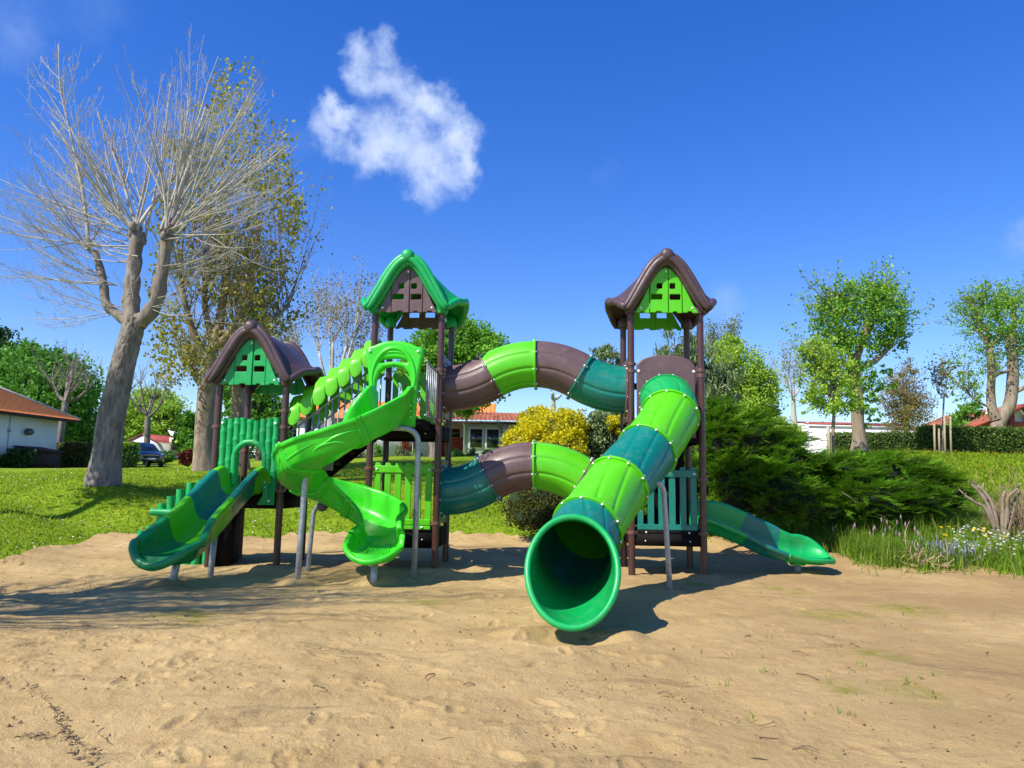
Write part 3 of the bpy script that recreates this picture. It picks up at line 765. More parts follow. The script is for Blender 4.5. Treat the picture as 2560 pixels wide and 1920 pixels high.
# ------------------------------------------------------------------ parked car behind the left hedge
def suv(x, y, z, rz):
    th = thing('parked_car', 'dark navy parked car showing its bonnet and grille beside the clipped hedge', 'car', (x, y, z))
    ca, sa = cos(rz), sin(rz)
    def Tm(V): V = np.asarray(V, float); return np.stack([x + V[..., 0] * ca - V[..., 1] * sa, y + V[..., 0] * sa + V[..., 1] * ca, z + V[..., 2]], -1)
    paint = pmat('navy_car_paint', (.012, .018, .045), .22, .05, 2, coat=1.0, spec=.6)
    # sections along the length (front at +x): (x, half width, z low, z belt, z top, half top width)
    S = [(-2.15, .78, .45, .95, 1.0, .7), (-2.1, .86, .32, 1.0, 1.25, .66), (-1.7, .9, .26, 1.05, 1.6, .62), (-.4, .92, .25, 1.02, 1.66, .64), (.35, .92, .25, 1.0, 1.58, .6),
         (.95, .92, .25, .99, 1.06, .74), (1.6, .91, .26, .95, .99, .72), (2.0, .86, .28, .86, .92, .66), (2.18, .74, .36, .74, .8, .56)]
    G = []
    for (sx, w, zl, zbt, zt, wt) in S:
        G.append([(sx, -w * .9, zl), (sx, -w, zl + .12), (sx, -w * 1.01, (zl + zbt) / 2), (sx, -w, zbt), (sx, -wt - .04, zt - .05), (sx, -wt + .08, zt), (sx, 0, zt + .03),
                  (sx, wt - .08, zt), (sx, wt + .04, zt - .05), (sx, w, zbt), (sx, w * 1.01, (zl + zbt) / 2), (sx, w, zl + .12), (sx, w * .9, zl)])
    G = Tm(G); mb = MB(); mb.grid(G); mb.add(G[-1], None, None, [list(range(13))]); mb.add(G[0], None, None, [list(range(13))[::-1]])
    obj('body', mb, paint, th, sharp=35)
    mb = MB(); mb.add(Tm([(.42, -.56, 1.55), (.42, .56, 1.55), (.97, .70, 1.10), (.97, -.70, 1.10), (.44, -.56, 1.58), (.44, .56, 1.58), (.99, .70, 1.13), (.99, -.70, 1.13)]),
                      [(4, 7, 6, 5), (0, 1, 2, 3), (0, 4, 5, 1), (1, 5, 6, 2), (2, 6, 7, 3), (3, 7, 4, 0)]); obj('windscreen', mb, GLASS, th)
    for s in (-1, 1):
        mb = MB(); mb.add(Tm([(-1.5, s * .915, 1.08), (.6, s * .93, 1.06), (.25, s * .70, 1.5), (-1.3, s * .72, 1.52), (-1.5, s * .93, 1.08), (.6, s * .945, 1.06), (.25, s * .715, 1.5), (-1.3, s * .735, 1.52)]),
                          [(0, 1, 2, 3), (7, 6, 5, 4), (0, 4, 5, 1), (2, 6, 7, 3)]); obj('side_window', mb, GLASS, th)
        for wx_ in (-1.35, 1.4):
            mb = MB(); c = Tm([(wx_, s * .82, .34)])[0]; ax = (-sa * s, ca * s, 0)
            mb.lathe([(0, -.1), (.3, -.1), (.345, -.06), (.345, .08), (.30, .115), (.22, .115)], c, 20, ax); wh = obj('wheel', mb, M['dark'], th, sharp=40)
            mb = MB(); mb.lathe([(.22, .10), (.215, .118), (.06, .125), (0, .13)], c, 10, ax); obj('rim', mb, M['galv'], wh)
        mb = MB(); c = Tm([(2.02, s * .66, .78)])[0]; mb.box(c, (.14, .3, .13), rz); obj('headlight', mb, pmat('headlight_glass', (.75, .78, .8), .1, .02), th)
    mb = MB(); mb.box(Tm([(2.17, 0, .64)])[0], (.08, 1.0, .16), rz); mb.box(Tm([(2.17, 0, .42)])[0], (.08, 1.2, .14), rz); obj('grille', mb, M['dark'], th)
    mb = MB(); mb.box(Tm([(2.22, 0, .52)])[0], (.03, .52, .11), rz); obj('number_plate', mb, M['bolt'], th)
    return th
cp = at(316, 1004, 50)
suv(cp[0] - .75, 50.8, gz(cp[0], 50), R_(-48))
# ================================================================== trees
def grow_whip(mb, p, d, L, r, g, nt_=8, curve=.25, k=4, twig=.22, sub=True, up=(0, 0, 1), tips=None, jit=.03, tl=None):
    """one long shoot with side twigs; ends curve towards the light"""
    n = 7; pts = [np.asarray(p, float)]; d = unit(d); dirs = [d]
    for i in range(n - 1):
        d = unit(d + np.array(up) * curve / n + g.normal(0, jit, 3)); dirs.append(d); pts.append(pts[-1] + d * L / (n - 1))
    pts = np.array(pts); rr = r * np.linspace(1, .28, n)
    mb.tube(pts, rr, k, cap=False)
    if tips is not None: tips.append((pts[2:], d))
    for i in range(nt_):
        s = g.uniform(.25, .98); j = s * (n - 1); a = int(min(j, n - 2)); q = pts[a] + (pts[a + 1] - pts[a]) * (j - a)
        dd = dirs[a]; side = unit(np.cross(dd, g.normal(0, 1, 3))); ang = g.uniform(.5, .95)
        td = unit(dd * cos(ang) + side * sin(ang)); tL = (tl or L) * twig * g.uniform(.5, 1.3) * (1.15 - .5 * s); tr = max(r * .30 * (1 - .4 * s), .005)
        m_ = q + td * tL * .5; e = q + unit(td + np.array(up) * .55) * tL
        mb.tube([q, m_, e], [tr, tr * .75, tr * .45], 3, cap=False)
        if tips is not None: tips.append((np.array([m_, e]), td))
        if sub:
            for _ in range(2):
                sd_ = unit(td + np.array(up) * .4 + g.normal(0, .45, 3)); q2 = q + (e - q) * g.uniform(.35, .85)
                mb.tube([q2, q2 + sd_ * tL * g.uniform(.25, .5)], [tr * .55, tr * .3], 3, cap=False)
    return pts
def leaf_cloud(mb, P, g, size, spread, n_each=3, elong=1.3, droop=.2):
    P = np.asarray(P); n = len(P) * n_each
    C = np.repeat(P, n_each, 0) + g.normal(0, spread, (n, 3))
    A = g.normal(0, 1, (n, 3)); A[:, 2] -= droop; A /= np.linalg.norm(A, axis=1)[:, None]
    B = np.cross(A, g.normal(0, 1, (n, 3))); B /= np.linalg.norm(B, axis=1)[:, None]
    L = size * g.uniform(.6, 1.35, n)
    mb.leaves(C, A, B, L * elong, L)
def blob_points(blobs, n, g, shell=.62, clumps=None, cs=.16, squash_bottom=0):
    """points spread through lumpy crowns; grouped in clumps that leave gaps"""
    w = np.array([b[3] * b[4] * b[5] for b in blobs]) ** .72; w /= w.sum()
    nc = clumps or max(30, n // 45)
    idx = g.choice(len(blobs), nc, p=w); B = np.array(blobs, float)[idx]
    d = g.normal(0, 1, (nc, 3)); d /= np.linalg.norm(d, axis=1)[:, None]
    rad = (shell + (1 - shell) * g.random(nc) ** .6)[:, None] * g.uniform(.88, 1.12, (nc, 1))
    Cc = B[:, :3] + d * rad * B[:, 3:6]
    s = (cs * B[:, 3:6].mean(1)) * g.uniform(.6, 1.5, nc)
    k = g.integers(0, nc, n)
    return Cc[k] + g.normal(0, 1, (n, 3)) * s[k][:, None] * np.array([1, 1, .75])
def leaves_at(P, g, L, Wd, outward=None, upbias=.3):
    n = len(P); A = g.normal(0, 1, (n, 3)); A[:, 2] += upbias
    if outward is not None: A += outward
    A /= np.linalg.norm(A, axis=1)[:, None]
    B = np.cross(A, g.normal(0, 1, (n, 3))); B /= np.linalg.norm(B, axis=1)[:, None]
    mb = MB(); s = g.uniform(.6, 1.35, n); mb.leaves(P, A, B, L * s, Wd * s); return mb
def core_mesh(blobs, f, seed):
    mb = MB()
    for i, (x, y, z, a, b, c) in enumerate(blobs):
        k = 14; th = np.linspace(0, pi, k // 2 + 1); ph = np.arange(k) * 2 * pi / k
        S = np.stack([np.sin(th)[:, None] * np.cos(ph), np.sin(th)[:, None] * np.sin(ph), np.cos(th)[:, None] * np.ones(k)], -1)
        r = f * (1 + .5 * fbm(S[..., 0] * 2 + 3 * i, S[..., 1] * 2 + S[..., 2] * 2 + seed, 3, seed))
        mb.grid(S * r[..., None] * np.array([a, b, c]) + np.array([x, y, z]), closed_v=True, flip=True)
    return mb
BARK = barkmat('grey_bark', (.115, .095, .078), (.34, .295, .25), 7, 1.0)
BARKL = barkmat('pale_twig_bark', (.33, .30, .26), (.60, .56, .50), 1.1, .3)
BARKD = barkmat('dark_bark', (.07, .055, .045), (.19, .16, .13), 8, .8)
BARKT = barkmat('tan_bark', (.16, .12, .085), (.37, .30, .22), 6, .7)

def trunk_mesh(P, R, k=28, ridges=.07, seed=0, n=60, plated=False):
    P = np.asarray(P, float)
    s = np.linspace(0, len(P) - 1, n); Pc = catmull(P, n); Rr = np.interp(s, np.arange(len(P)), R)
    mb = MB(); a = np.arange(k) * 2 * pi / k
    T = np.gradient(Pc, axis=0); T /= np.linalg.norm(T, axis=1)[:, None]
    U = np.cross(T, [0, 1, 0]); U /= np.linalg.norm(U, axis=1)[:, None]; Vv = np.cross(T, U)
    Lz = np.cumsum(np.r_[0, np.linalg.norm(np.diff(Pc, axis=0), axis=1)])
    aa = np.broadcast_to(a, (n, k)); lz = np.broadcast_to(Lz[:, None], (n, k))
    rr = Rr[:, None] * (1 + ridges * 2 * (fbm(np.cos(aa) * 4 + 20, np.sin(aa) * 4 + lz * .9 + seed, 3, seed)) + .09 * (fbm(np.cos(aa) + 5, np.sin(aa) + lz * 1.2, 2, seed + 3)) * 2)
    if plated:      # bark split into upright plates
        cr = fbm(aa * 4.2 + .5 * fbm(np.cos(aa) * 3, lz * 2, 2, 9), lz * 2.6, 3, seed + 6); rr = rr * (1 - .10 * np.exp(-(cr / .05) ** 2)) * (1 + .05 * fbm(np.cos(aa) * 9, np.sin(aa) * 9 + lz * 6, 2, 4))
    flare = np.exp(-Lz / (Rr[0] * 1.1)) * .22
    rr = rr * (1 + flare[:, None] * (1 + .35 * np.cos(aa * 4 + 1)))
    G = Pc[:, None] + rr[..., None] * (np.cos(aa)[..., None] * U[:, None] + np.sin(aa)[..., None] * Vv[:, None])
    mb.grid(G, closed_v=True, flip=False); mb.add(G[-1], None, None, [list(range(k))])
    return mb
def PX(pts, Y): return np.array([at(u, v, Y + (dy[0] if dy else 0)) for u, v, *dy in pts])

# ---- big pollarded tree, bare, at the left
g = np.random.default_rng(101); Y = 20.0
base = PX([(222, 1040), (230, 985), (241, 905), (262, 800), (284, 725), (292, 688)], Y)
base[0, 2] = gz(base[0, 0], Y) - .25
T1 = thing('bare_tree', 'big bare pollarded tree with leaning grey trunk and fan of long pale shoots', 'tree', (base[0][0], Y, gz(base[0][0], Y)))
mb = trunk_mesh(base, [.42, .375, .34, .31, .29, .29], 72, .06, 2, 170, True); obj('trunk', mb, BARK, T1, smooth=True)
limbs = [([(288, 705), (283, 650), (286, 600), (292, 545), (298, 500)], [.26, .22, .19, .17, .16], 0),
         ([(292, 700), (322, 682), (347, 645), (360, 590), (371, 530), (380, 508)], [.24, .21, .18, .16, .15, .12], -.4),
         ([(284, 700), (258, 683), (224, 655), (213, 600), (193, 536)], [.19, .14, .12, .10, .09], .3),
         ([(330, 640, ), (338, 590), (345, 540), (350, 500)], [.13, .12, .11, .10], .6)]
lm = MB(); LP = []
for pts, rr, dy in limbs:
    P = PX(pts, Y); P[:, 1] += np.linspace(0, dy, len(P)); P = catmull(P, 16); R = np.interp(np.linspace(0, len(rr) - 1, 16), range(len(rr)), rr)
    lm.tube(P, R * (1 + .12 * np.sin(np.arange(16) * 2.1)), 14, noise=.16, seed=int(abs(dy) * 10) + 3); LP.append(P)
for P, r in ((LP[0][-1], .22), (LP[1][-1], .19), (LP[3][-1], .12)):
    for _ in range(9): lm.sphere(P + g.normal(0, .09, 3) * [1, 1, 1.6], r * g.uniform(.3, .6), 8, (1, 1, 1.5))
obj('limb', lm, BARK, T1, smooth=True)
wh = MB()
def shoot(origin, a, L, r, depth=.35, curve=.25, subs=5, nt_=7):
    """a stout shoot that divides again and again into finer ones"""
    d = unit([sin(a), g.normal(0, depth), cos(a)])
    P = grow_whip(wh, origin, d, L, r, g, nt_, curve, 5, .16, True, jit=.05)
    for i in range(subs):
        s_ = g.uniform(.12, .72); j = int(s_ * (len(P) - 1)); q = P[j]; dd = unit(P[min(j + 1, len(P) - 1)] - P[max(j - 1, 0)])
        sd_ = unit(np.cross(dd, g.normal(0, 1, 3))); an = g.uniform(.18, .48)
        grow_whip(wh, q, unit(dd * cos(an) + sd_ * sin(an)), L * (1 - s_) * g.uniform(.75, 1.08), r * (.62 - .3 * s_), g, 8, curve, 4, .20, True, jit=.05)
def fan(origin, n, a0, a1, Lv, Lh, spread=.12, r=.034, depth=.32, curve=.3, subs=5):
    for i in range(n):
        a = R_(a0 + (a1 - a0) * (i + g.random()) / n); L = (Lv * cos(a) ** 2 + Lh * sin(a) ** 2) * g.uniform(.74, 1.08)
        shoot(np.asarray(origin) + g.normal(0, spread, 3), a, L, r * g.uniform(.65, 1.25), depth, curve, subs)
fan(LP[0][-1], 7, -72, 12, 5.8, 5.2, r=.04)
fan(LP[1][-1], 7, -8, 72, 5.8, 4.5, r=.04)
fan(LP[3][-1], 4, -16, 26, 5.0, 4.0, r=.026)
fan(LP[0][-1], 3, -46, 14, 4.8, 4.2, r=.074, subs=6, spread=.06)
fan(LP[1][-1], 3, -6, 52, 4.8, 4.0, r=.068, subs=6, spread=.05)
fan(LP[0][-1] + [-.05, 0, -.4], 7, -98, -50, 4.2, 4.6, r=.024, subs=4, curve=.4)
fan(LP[1][-1] + [.1, 0, -.25], 5, 58, 104, 4.0, 3.9, r=.02, subs=4, curve=.35)
fan(LP[0][10], 5, -100, -62, 3, 3.3, r=.018, subs=3, curve=.5)
fan(LP[2][-1], 5, -58, 4, 4.2, 3.2, .08, r=.026, subs=4)
fan(LP[2][11], 7, -104, -44, 3.0, 3.3, .1, .02, .4, .5, 3)
fan(LP[1][9], 6, 60, 112, 2.4, 2.5, .1, .015, .5, .6, 3)
fan(LP[1][5], 6, 66, 120, 1.8, 2.3, .12, .013, .5, .7, 2)
fan(LP[2][5], 7, -112, -64, 1.8, 2.9, .1, .014, .5, .55, 3)
fan(LP[0][4], 5, -80, 60, .9, 1.3, .15, .010, .7, .8, 1)
P = catmull(PX([(193, 536), (181, 430), (164, 345), (146, 262), (130, 190), (126, 95)], Y), 14); wh.tube(P, np.linspace(.055, .010, 14), 7)
for i in range(22):
    q = P[g.integers(2, 13)]; a = R_(g.uniform(-62, 50)); shoot(q, a, g.uniform(.9, 2.2), .013, .4, .5, 2, 5)
obj('branches', wh, BARKL, T1, kind='stuff')

# ---- leafy tree behind it, thin olive and brown foliage on upright shoots, two stems
def leafy_tree(label, trunks, knots, crown, leafm, nL, Y, seed, lsize, group=None, bark=BARKT, nwh=40):
    g = np.random.default_rng(seed)
    b0 = trunks[0][0]; x0 = at(b0[0], 1000, Y)[0]
    t_ = thing('leafy_tree', label, 'tree', (x0, Y, gz(x0, Y)), group)
    for pts, rr in trunks:
        P = PX(pts, Y); P[0, 2] = min(P[0, 2], gz(P[0, 0], P[0, 1])) - .2
        obj('trunk', trunk_mesh(P, rr, 24, .04, seed), bark, t_, smooth=True)
    return t_, g
Y = 24.0; g = np.random.default_rng(77)
x0 = at(443, 1000, Y)[0]
T2 = thing('leafy_tree', 'tall upright tree with thin olive brown leaves right behind the bare pollarded one', 'tree', (x0, Y, gz(x0, Y)))
P = PX([(440, 1015), (441, 950), (446, 880), (452, 820), (455, 760)], Y); P[0, 2] = gz(P[0, 0], Y) - .2
obj('trunk', trunk_mesh(P, [.34, .31, .31, .29, .26], 26, .05, 5), BARKT, T2, smooth=True)
lm = MB(); tips = []; start = [(455, 770), (452, 830)]
for pts, rr in (([(455, 765), (470, 700), (478, 630), (482, 560)], (.22, .16, .13, .1)), ([(453, 790), (425, 725), (412, 660), (408, 600)], (.15, .12, .1, .07)), ([(458, 760), (505, 710), (530, 650), (540, 580)], (.15, .13, .1, .08)),
                ([(448, 850), (410, 815), (390, 790), (350, 770)], (.09, .08, .06, .04)), ([(470, 720), (560, 690), (600, 640)], (.1, .08, .06)), ([(460, 740), (440, 650), (450, 560)], (.12, .1, .07))):
    Q = catmull(PX(pts, Y), 10); Q[:, 1] += np.linspace(0, g.normal(0, .8), 10); lm.tube(Q, np.interp(np.linspace(0, len(rr) - 1, 10), range(len(rr)), rr), 8, noise=.1)
    for q in Q[3::1]:
        for _ in range(5):
            a = g.normal(0, .38); grow_whip(lm, q, [sin(a), g.normal(0, .45), cos(a)], g.uniform(1.6, 5.2) * (1 if pts[-1][1] < 700 else .5), .02, g, 6, .5, 3, .2, False, tips=tips)
obj('branches', lm, BARKT, T2, kind='stuff')
# leaves along the shoots, inside the outline of the crown
out_l = [(130, 505), (165, 470), (200, 440), (240, 395), (330, 350), (420, 340), (500, 350), (620, 335), (760, 332), (850, 350)]
out_r = [(130, 520), (160, 598), (200, 612), (260, 640), (350, 648), (450, 652), (540, 665), (620, 662), (680, 620), (760, 560), (850, 500)]
LL = leafmat('olive_leaf', [(0.202, 0.218, 0.044), (0.347, 0.312, 0.066), (0.438, 0.272, 0.073), (0.365, 0.474, 0.053), (0.584, 0.547, 0.073)], .48, .5, .3, .35)
cand = np.concatenate([p for p, d in tips]); 
n = 3900; uu = g.uniform(330, 668, n * 3); vv_ = g.uniform(135, 830, n * 3)
l_ = np.interp(vv_, [a for a, b in out_l], [b for a, b in out_l]); r_ = np.interp(vv_, [a for a, b in out_r], [b for a, b in out_r])
k = (uu > l_) & (uu < r_) & ~((np.hypot((uu - 565) / 25, (vv_ - 165) / 30) < 1) ) & (fbm(uu * .035, vv_ * .018, 3, 9) > -.02)
edge = np.minimum(uu - l_, r_ - uu); k &= g.random(len(uu)) < np.clip(.5 + .6 * np.exp(-edge / 45), 0, 1)
Q = np.array([at(a, b_, Y + dy) for a, b_, dy in zip(uu[k], vv_[k], g.normal(0, 1.3, k.sum()))])
lf = MB(); leaf_cloud(lf, np.concatenate([Q, cand[g.choice(len(cand), 900)]]), g, .095, .16, 3, 1.2, .5)
obj('leaves', lf, LL, T2, kind='stuff')
# second stem of the same kind just right of it
x0 = at(520, 1000, Y + 2)[0]
T3 = thing('leafy_tree', 'second olive-leaved tree, its short pale trunk framed by the left tower posts', 'tree', (x0, Y + 2, gz(x0, Y + 2)), None)
P = PX([(516, 1010), (516, 950), (519, 880), (516, 800), (520, 700)], Y + 2); P[0, 2] = gz(P[0, 0], Y + 2) - .2
obj('trunk', trunk_mesh(P, [.34, .30, .28, .24, .16], 24, .05, 8), BARKT, T3, smooth=True)
lm = MB(); tips = []
for q in catmull(P[2:], 9)[2:]:
    for _ in range(7):
        a = g.normal(.15, .5); grow_whip(lm, q, [sin(a), g.normal(0, .5), cos(a)], g.uniform(1.5, 4.2), .02, g, 6, .5, 3, .2, False, tips=tips)
obj('branches', lm, BARKT, T3, kind='stuff')
lf = MB(); cand = np.concatenate([p for p, d in tips]); leaf_cloud(lf, cand[g.choice(len(cand), 1300)], g, .10, .2, 3, 1.2, .5); obj('leaves', lf, LL, T3, kind='stuff')

# ---- generic crowns
def crown_tree(name, label, u, vb, Y, blobs, leafm, n, L, Wd, seed, trunk=None, bark=BARK, cat='tree', cs=.15, shell=.5, core=.0, corem=None, group=None, twigs=60, clumps=None, upb=.3):
    """tree or shrub: stem, branches into the crown, clumped leaves. blobs: (u, v, dY, ru, rv) of the photograph"""
    g = np.random.default_rng(seed)
    x0 = at(u, 1000, Y)[0]; z0 = gz(x0, Y); th = thing(name, label, cat, (x0, Y, z0), group)
    px = Y / 1609.0
    B = []
    for (bu, bv, dy, ru, rv) in blobs:
        c = at(bu, bv, Y + dy); B.append((c[0], c[1], c[2], ru * px, (ru + rv) / 2 * px, rv * px))
    br = MB()
    if trunk:
        pts, rr = trunk; P = PX(pts, Y); P[0, 2] = z0 - .15
        obj('trunk', trunk_mesh(P, rr, 18, .04, seed), bark, th, smooth=True); top = catmull(P, 12)
    else:
        top = np.array([[x0, Y, z0 - .1], [x0, Y, z0 + .3]])
    for i in range(twigs):
        b_ = B[g.integers(len(B))]; e = np.array(b_[:3]) + g.normal(0, .42, 3) * np.array(b_[3:]); s = top[g.integers(len(top) // 2, len(top))]
        mid = s * .5 + e * .5 + np.array([0, 0, -.1]) * np.linalg.norm(e - s) * .6; r0 = max(.012, .028 * np.linalg.norm(e - s) / 2)
        br.tube(catmull([s, mid, e], 6), np.linspace(r0, .006 + r0 * .15, 6), 4, cap=False)
    if twigs: obj('branches', br, bark, th, kind='stuff')
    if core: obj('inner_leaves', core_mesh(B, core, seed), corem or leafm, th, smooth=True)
    lf = leaves_at(blob_points(B, n, g, shell, clumps, cs), g, L, Wd, None, upb)
    obj('leaves', lf, leafm, th, kind='stuff')
    return th
G1 = leafmat('fresh_green_leaf', [(0.117, 0.304, 0.029), (0.187, 0.445, 0.038), (0.281, 0.585, 0.047)], .4)
G2 = leafmat('mid_green_leaf', [(0.088, 0.243, 0.031), (0.133, 0.354, 0.04), (0.199, 0.442, 0.044)], .35)
G3 = leafmat('yellow_green_leaf', [(0.255, 0.427, 0.043), (0.384, 0.576, 0.063), (0.512, 0.704, 0.085)], .4)
G4 = leafmat('dark_green_leaf', [(0.029, 0.08, 0.016), (0.048, 0.12, 0.022), (0.072, 0.16, 0.026)], .25)
G5 = leafmat('grey_green_leaf', [(0.131, 0.206, 0.075), (0.206, 0.281, 0.112), (0.3, 0.375, 0.15)], .3)
GY_ = leafmat('golden_leaf', [(.60, .55, .010), (.78, .68, .012), (.88, .78, .02), (.36, .44, .015)], .45)
GO = leafmat('olive_bud', [(0.234, 0.176, 0.058), (0.332, 0.254, 0.078), (0.254, 0.293, 0.058)], .3)
RED = leafmat('red_leaf', [(.10, .015, .012), (.17, .03, .02), (.22, .05, .03)], .3)
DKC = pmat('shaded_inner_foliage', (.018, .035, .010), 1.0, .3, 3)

# left background
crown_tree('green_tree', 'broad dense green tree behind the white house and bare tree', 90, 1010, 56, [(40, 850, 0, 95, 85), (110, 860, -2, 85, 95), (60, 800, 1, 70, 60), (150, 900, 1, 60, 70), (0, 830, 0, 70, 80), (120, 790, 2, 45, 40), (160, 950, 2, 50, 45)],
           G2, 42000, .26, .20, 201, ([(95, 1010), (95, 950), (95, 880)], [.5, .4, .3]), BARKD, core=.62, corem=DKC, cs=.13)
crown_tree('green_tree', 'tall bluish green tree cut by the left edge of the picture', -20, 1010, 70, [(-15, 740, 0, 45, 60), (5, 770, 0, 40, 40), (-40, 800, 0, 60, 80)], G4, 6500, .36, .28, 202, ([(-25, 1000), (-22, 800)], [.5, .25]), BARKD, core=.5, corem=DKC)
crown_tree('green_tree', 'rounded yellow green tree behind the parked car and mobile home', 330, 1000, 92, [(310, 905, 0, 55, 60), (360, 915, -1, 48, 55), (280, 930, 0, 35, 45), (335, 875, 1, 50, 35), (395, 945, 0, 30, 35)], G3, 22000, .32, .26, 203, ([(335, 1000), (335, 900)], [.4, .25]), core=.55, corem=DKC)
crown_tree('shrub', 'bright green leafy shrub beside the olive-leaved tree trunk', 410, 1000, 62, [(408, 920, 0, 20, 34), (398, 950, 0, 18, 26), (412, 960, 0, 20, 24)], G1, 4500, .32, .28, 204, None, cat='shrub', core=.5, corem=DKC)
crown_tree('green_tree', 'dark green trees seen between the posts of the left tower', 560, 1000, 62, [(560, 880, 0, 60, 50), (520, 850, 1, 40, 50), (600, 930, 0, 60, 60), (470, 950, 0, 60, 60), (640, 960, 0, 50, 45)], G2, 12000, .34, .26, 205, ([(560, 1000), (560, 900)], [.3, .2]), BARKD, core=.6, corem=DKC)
def bare_tree(name, label, u, Y, trunk, rr, heads, seed, bark=BARKL, nwh=14, L=(2, 3.5), spread=50, r=.03, buds=None, twig=.2, curve=.4, nt_=7):
    g = np.random.default_rng(seed); x0 = at(u, 1000, Y)[0]; z0 = gz(x0, Y); th = thing(name, label, 'tree', (x0, Y, z0))
    P = PX(trunk, Y); P[0, 2] = z0 - .2; obj('trunk', trunk_mesh(P, rr, 16, .04, seed), bark, th, smooth=True)
    mb = MB(); tips = []; top = catmull(P, 14)
    for (hu, hv, rad) in heads:
        h = at(hu, hv, Y); h[1] += g.normal(0, .4)
        s = top[np.argmin(np.linalg.norm(top - h - np.array([0, 0, .4 * np.linalg.norm(top[-1] - h)]), axis=1))]
        if np.linalg.norm(s - h) > .1: mb.tube(catmull([s, s * .45 + h * .55 + [0, 0, -.12 * np.linalg.norm(h - s)], h], 8), np.linspace(rad * 1.3, rad, 8), 7, noise=.1)
        lean = (hu - u) / 140.0
        for _ in range(nwh):
            a = lean * .8 + R_(g.uniform(-spread, spread)); grow_whip(mb, h + g.normal(0, rad * .5, 3), [sin(a), g.normal(0, .4), cos(a)], g.uniform(*L), r * g.uniform(.7, 1.2), g, nt_, curve, 3, twig, True, tips=tips)
    obj('branches', mb, bark, th, kind='stuff')
    if buds:
        cand = np.concatenate([p for p, d in tips]); lf = MB(); leaf_cloud(lf, cand[g.choice(len(cand), buds[1])], g, buds[2], .12, 2); obj('leaves', lf, buds[0], th, kind='stuff')
    return th
bare_tree('bare_tree', 'small bare tree with stubby branches just beyond the white house corner', 122, 47, [(122, 1015), (128, 960), (137, 900), (142, 868)], [.26, .22, .2, .17],
          [(118, 845, .08), (140, 825, .10), (160, 850, .08), (190, 845, .07), (150, 800, .07), (105, 820, .05), (175, 825, .06)], 301, BARK, 6, (1.2, 2.8), 55, .035)
bare_tree('bare_tree', 'bare pruned tree standing over the dark parked car', 318, 60, [(316, 1000), (317, 960), (318, 925), (320, 900)], [.27, .25, .24, .2],
          [(300, 870, .08), (322, 860, .1), (345, 875, .08), (285, 850, .06), (335, 830, .07), (310, 835, .06), (360, 850, .05)], 302, BARK, 6, (1.3, 2.6), 50, .035)
bare_tree('bare_tree', 'grey budding tree with many thin upright stems behind the leaf-roofed stairs', 715, 36, [(715, 960), (715, 900), (718, 850)], [.2, .18, .15],
          [(655, 790, .05), (690, 760, .06), (720, 740, .06), (750, 750, .06), (780, 770, .05), (640, 830, .04), (770, 720, .05), (700, 700, .04), (735, 810, .05)], 303, BARKL, 11, (1.8, 3.4), 28, .022, (GO, 2200, .075), .25)
bare_tree('bare_tree', 'small bare tree with spreading branches at the end of the long house', 1000, 36.5, [(930, 1000), (935, 960), (926, 930), (922, 900)], [.2, .18, .16, .13], [(905, 860, .06), (945, 850, .06)], 304, BARK, 3, (.8, 1.4), 40, .02) if False else None
crown_tree('green_tree', 'green leafy tree with leaning grey trunk behind the central tower', 938, 1000, 34, [(935, 770, 0, 60, 62), (1000, 745, 0, 62, 58), (1050, 770, -.5, 48, 52), (970, 820, .5, 60, 55), (1030, 830, 0, 52, 48), (900, 800, 0, 40, 55), (1010, 870, 0, 40, 28), (1075, 800, 0, 25, 35)],
           G1, 36000, .15, .11, 206, ([(938, 1000), (938, 965), (926, 925), (930, 890), (950, 850)], [.24, .22, .2, .18, .13]), BARK, core=.45, corem=DKC, cs=.17)

# right background
crown_tree('shrub', 'tall narrow-leaved oleander rising behind the right tower', 1470, 990, 25, [(1470, 760, 0, 45, 60), (1440, 800, 0, 45, 60), (1510, 790, 0, 55, 65), (1560, 830, 0, 50, 60), (1450, 870, 0, 60, 70), (1530, 880, 0, 60, 60)], G5, 9000, .24, .045, 207, None, cat='shrub', shell=.35, cs=.15, core=.3, corem=DKC, upb=1.6)
crown_tree('green_tree', 'pale yellow green young-leaved tree right of the right tower', 1610, 980, 32, [(1590, 800, 0, 55, 60), (1635, 830, 0, 45, 55), (1560, 850, 0, 50, 50), (1610, 880, 0, 60, 45), (1575, 760, 0, 30, 40), (1660, 865, 0, 30, 40)], G3, 24000, .105, .075, 208, ([(1610, 990), (1608, 900)], [.18, .1]), cs=.17, shell=.35, twigs=110)
bare_tree('bare_tree', 'wispy bare-topped tree behind the oleander', 1560, 36, [(1560, 980), (1560, 880), (1562, 820)], [.15, .12, .1], [(1545, 770, .04), (1575, 760, .04), (1560, 790, .04)], 305, BARKL, 12, (1.2, 2.0), 22, .018, (G5, 900, .07))
crown_tree('young_tree', 'feathery pale green sapling between crawl tunnel and right tower', 1305, 960, 30, [(1300, 770, 0, 26, 38), (1325, 790, 0, 26, 40), (1290, 820, 0, 28, 35), (1320, 840, 0, 30, 30)], G5, 4200, .15, .07, 209, ([(1305, 980), (1305, 850)], [.08, .05]), cs=.14, shell=.3, upb=1.0)
bare_tree('bare_tree', 'whitish pruned tree stump with short arms behind the golden shrub', 1200, 34, [(1196, 990), (1196, 900), (1195, 862)], [.12, .11, .1], [(1192, 850, .07), (1212, 852, .07)], 306, BARKL, 2, (.3, .6), 30, .03)
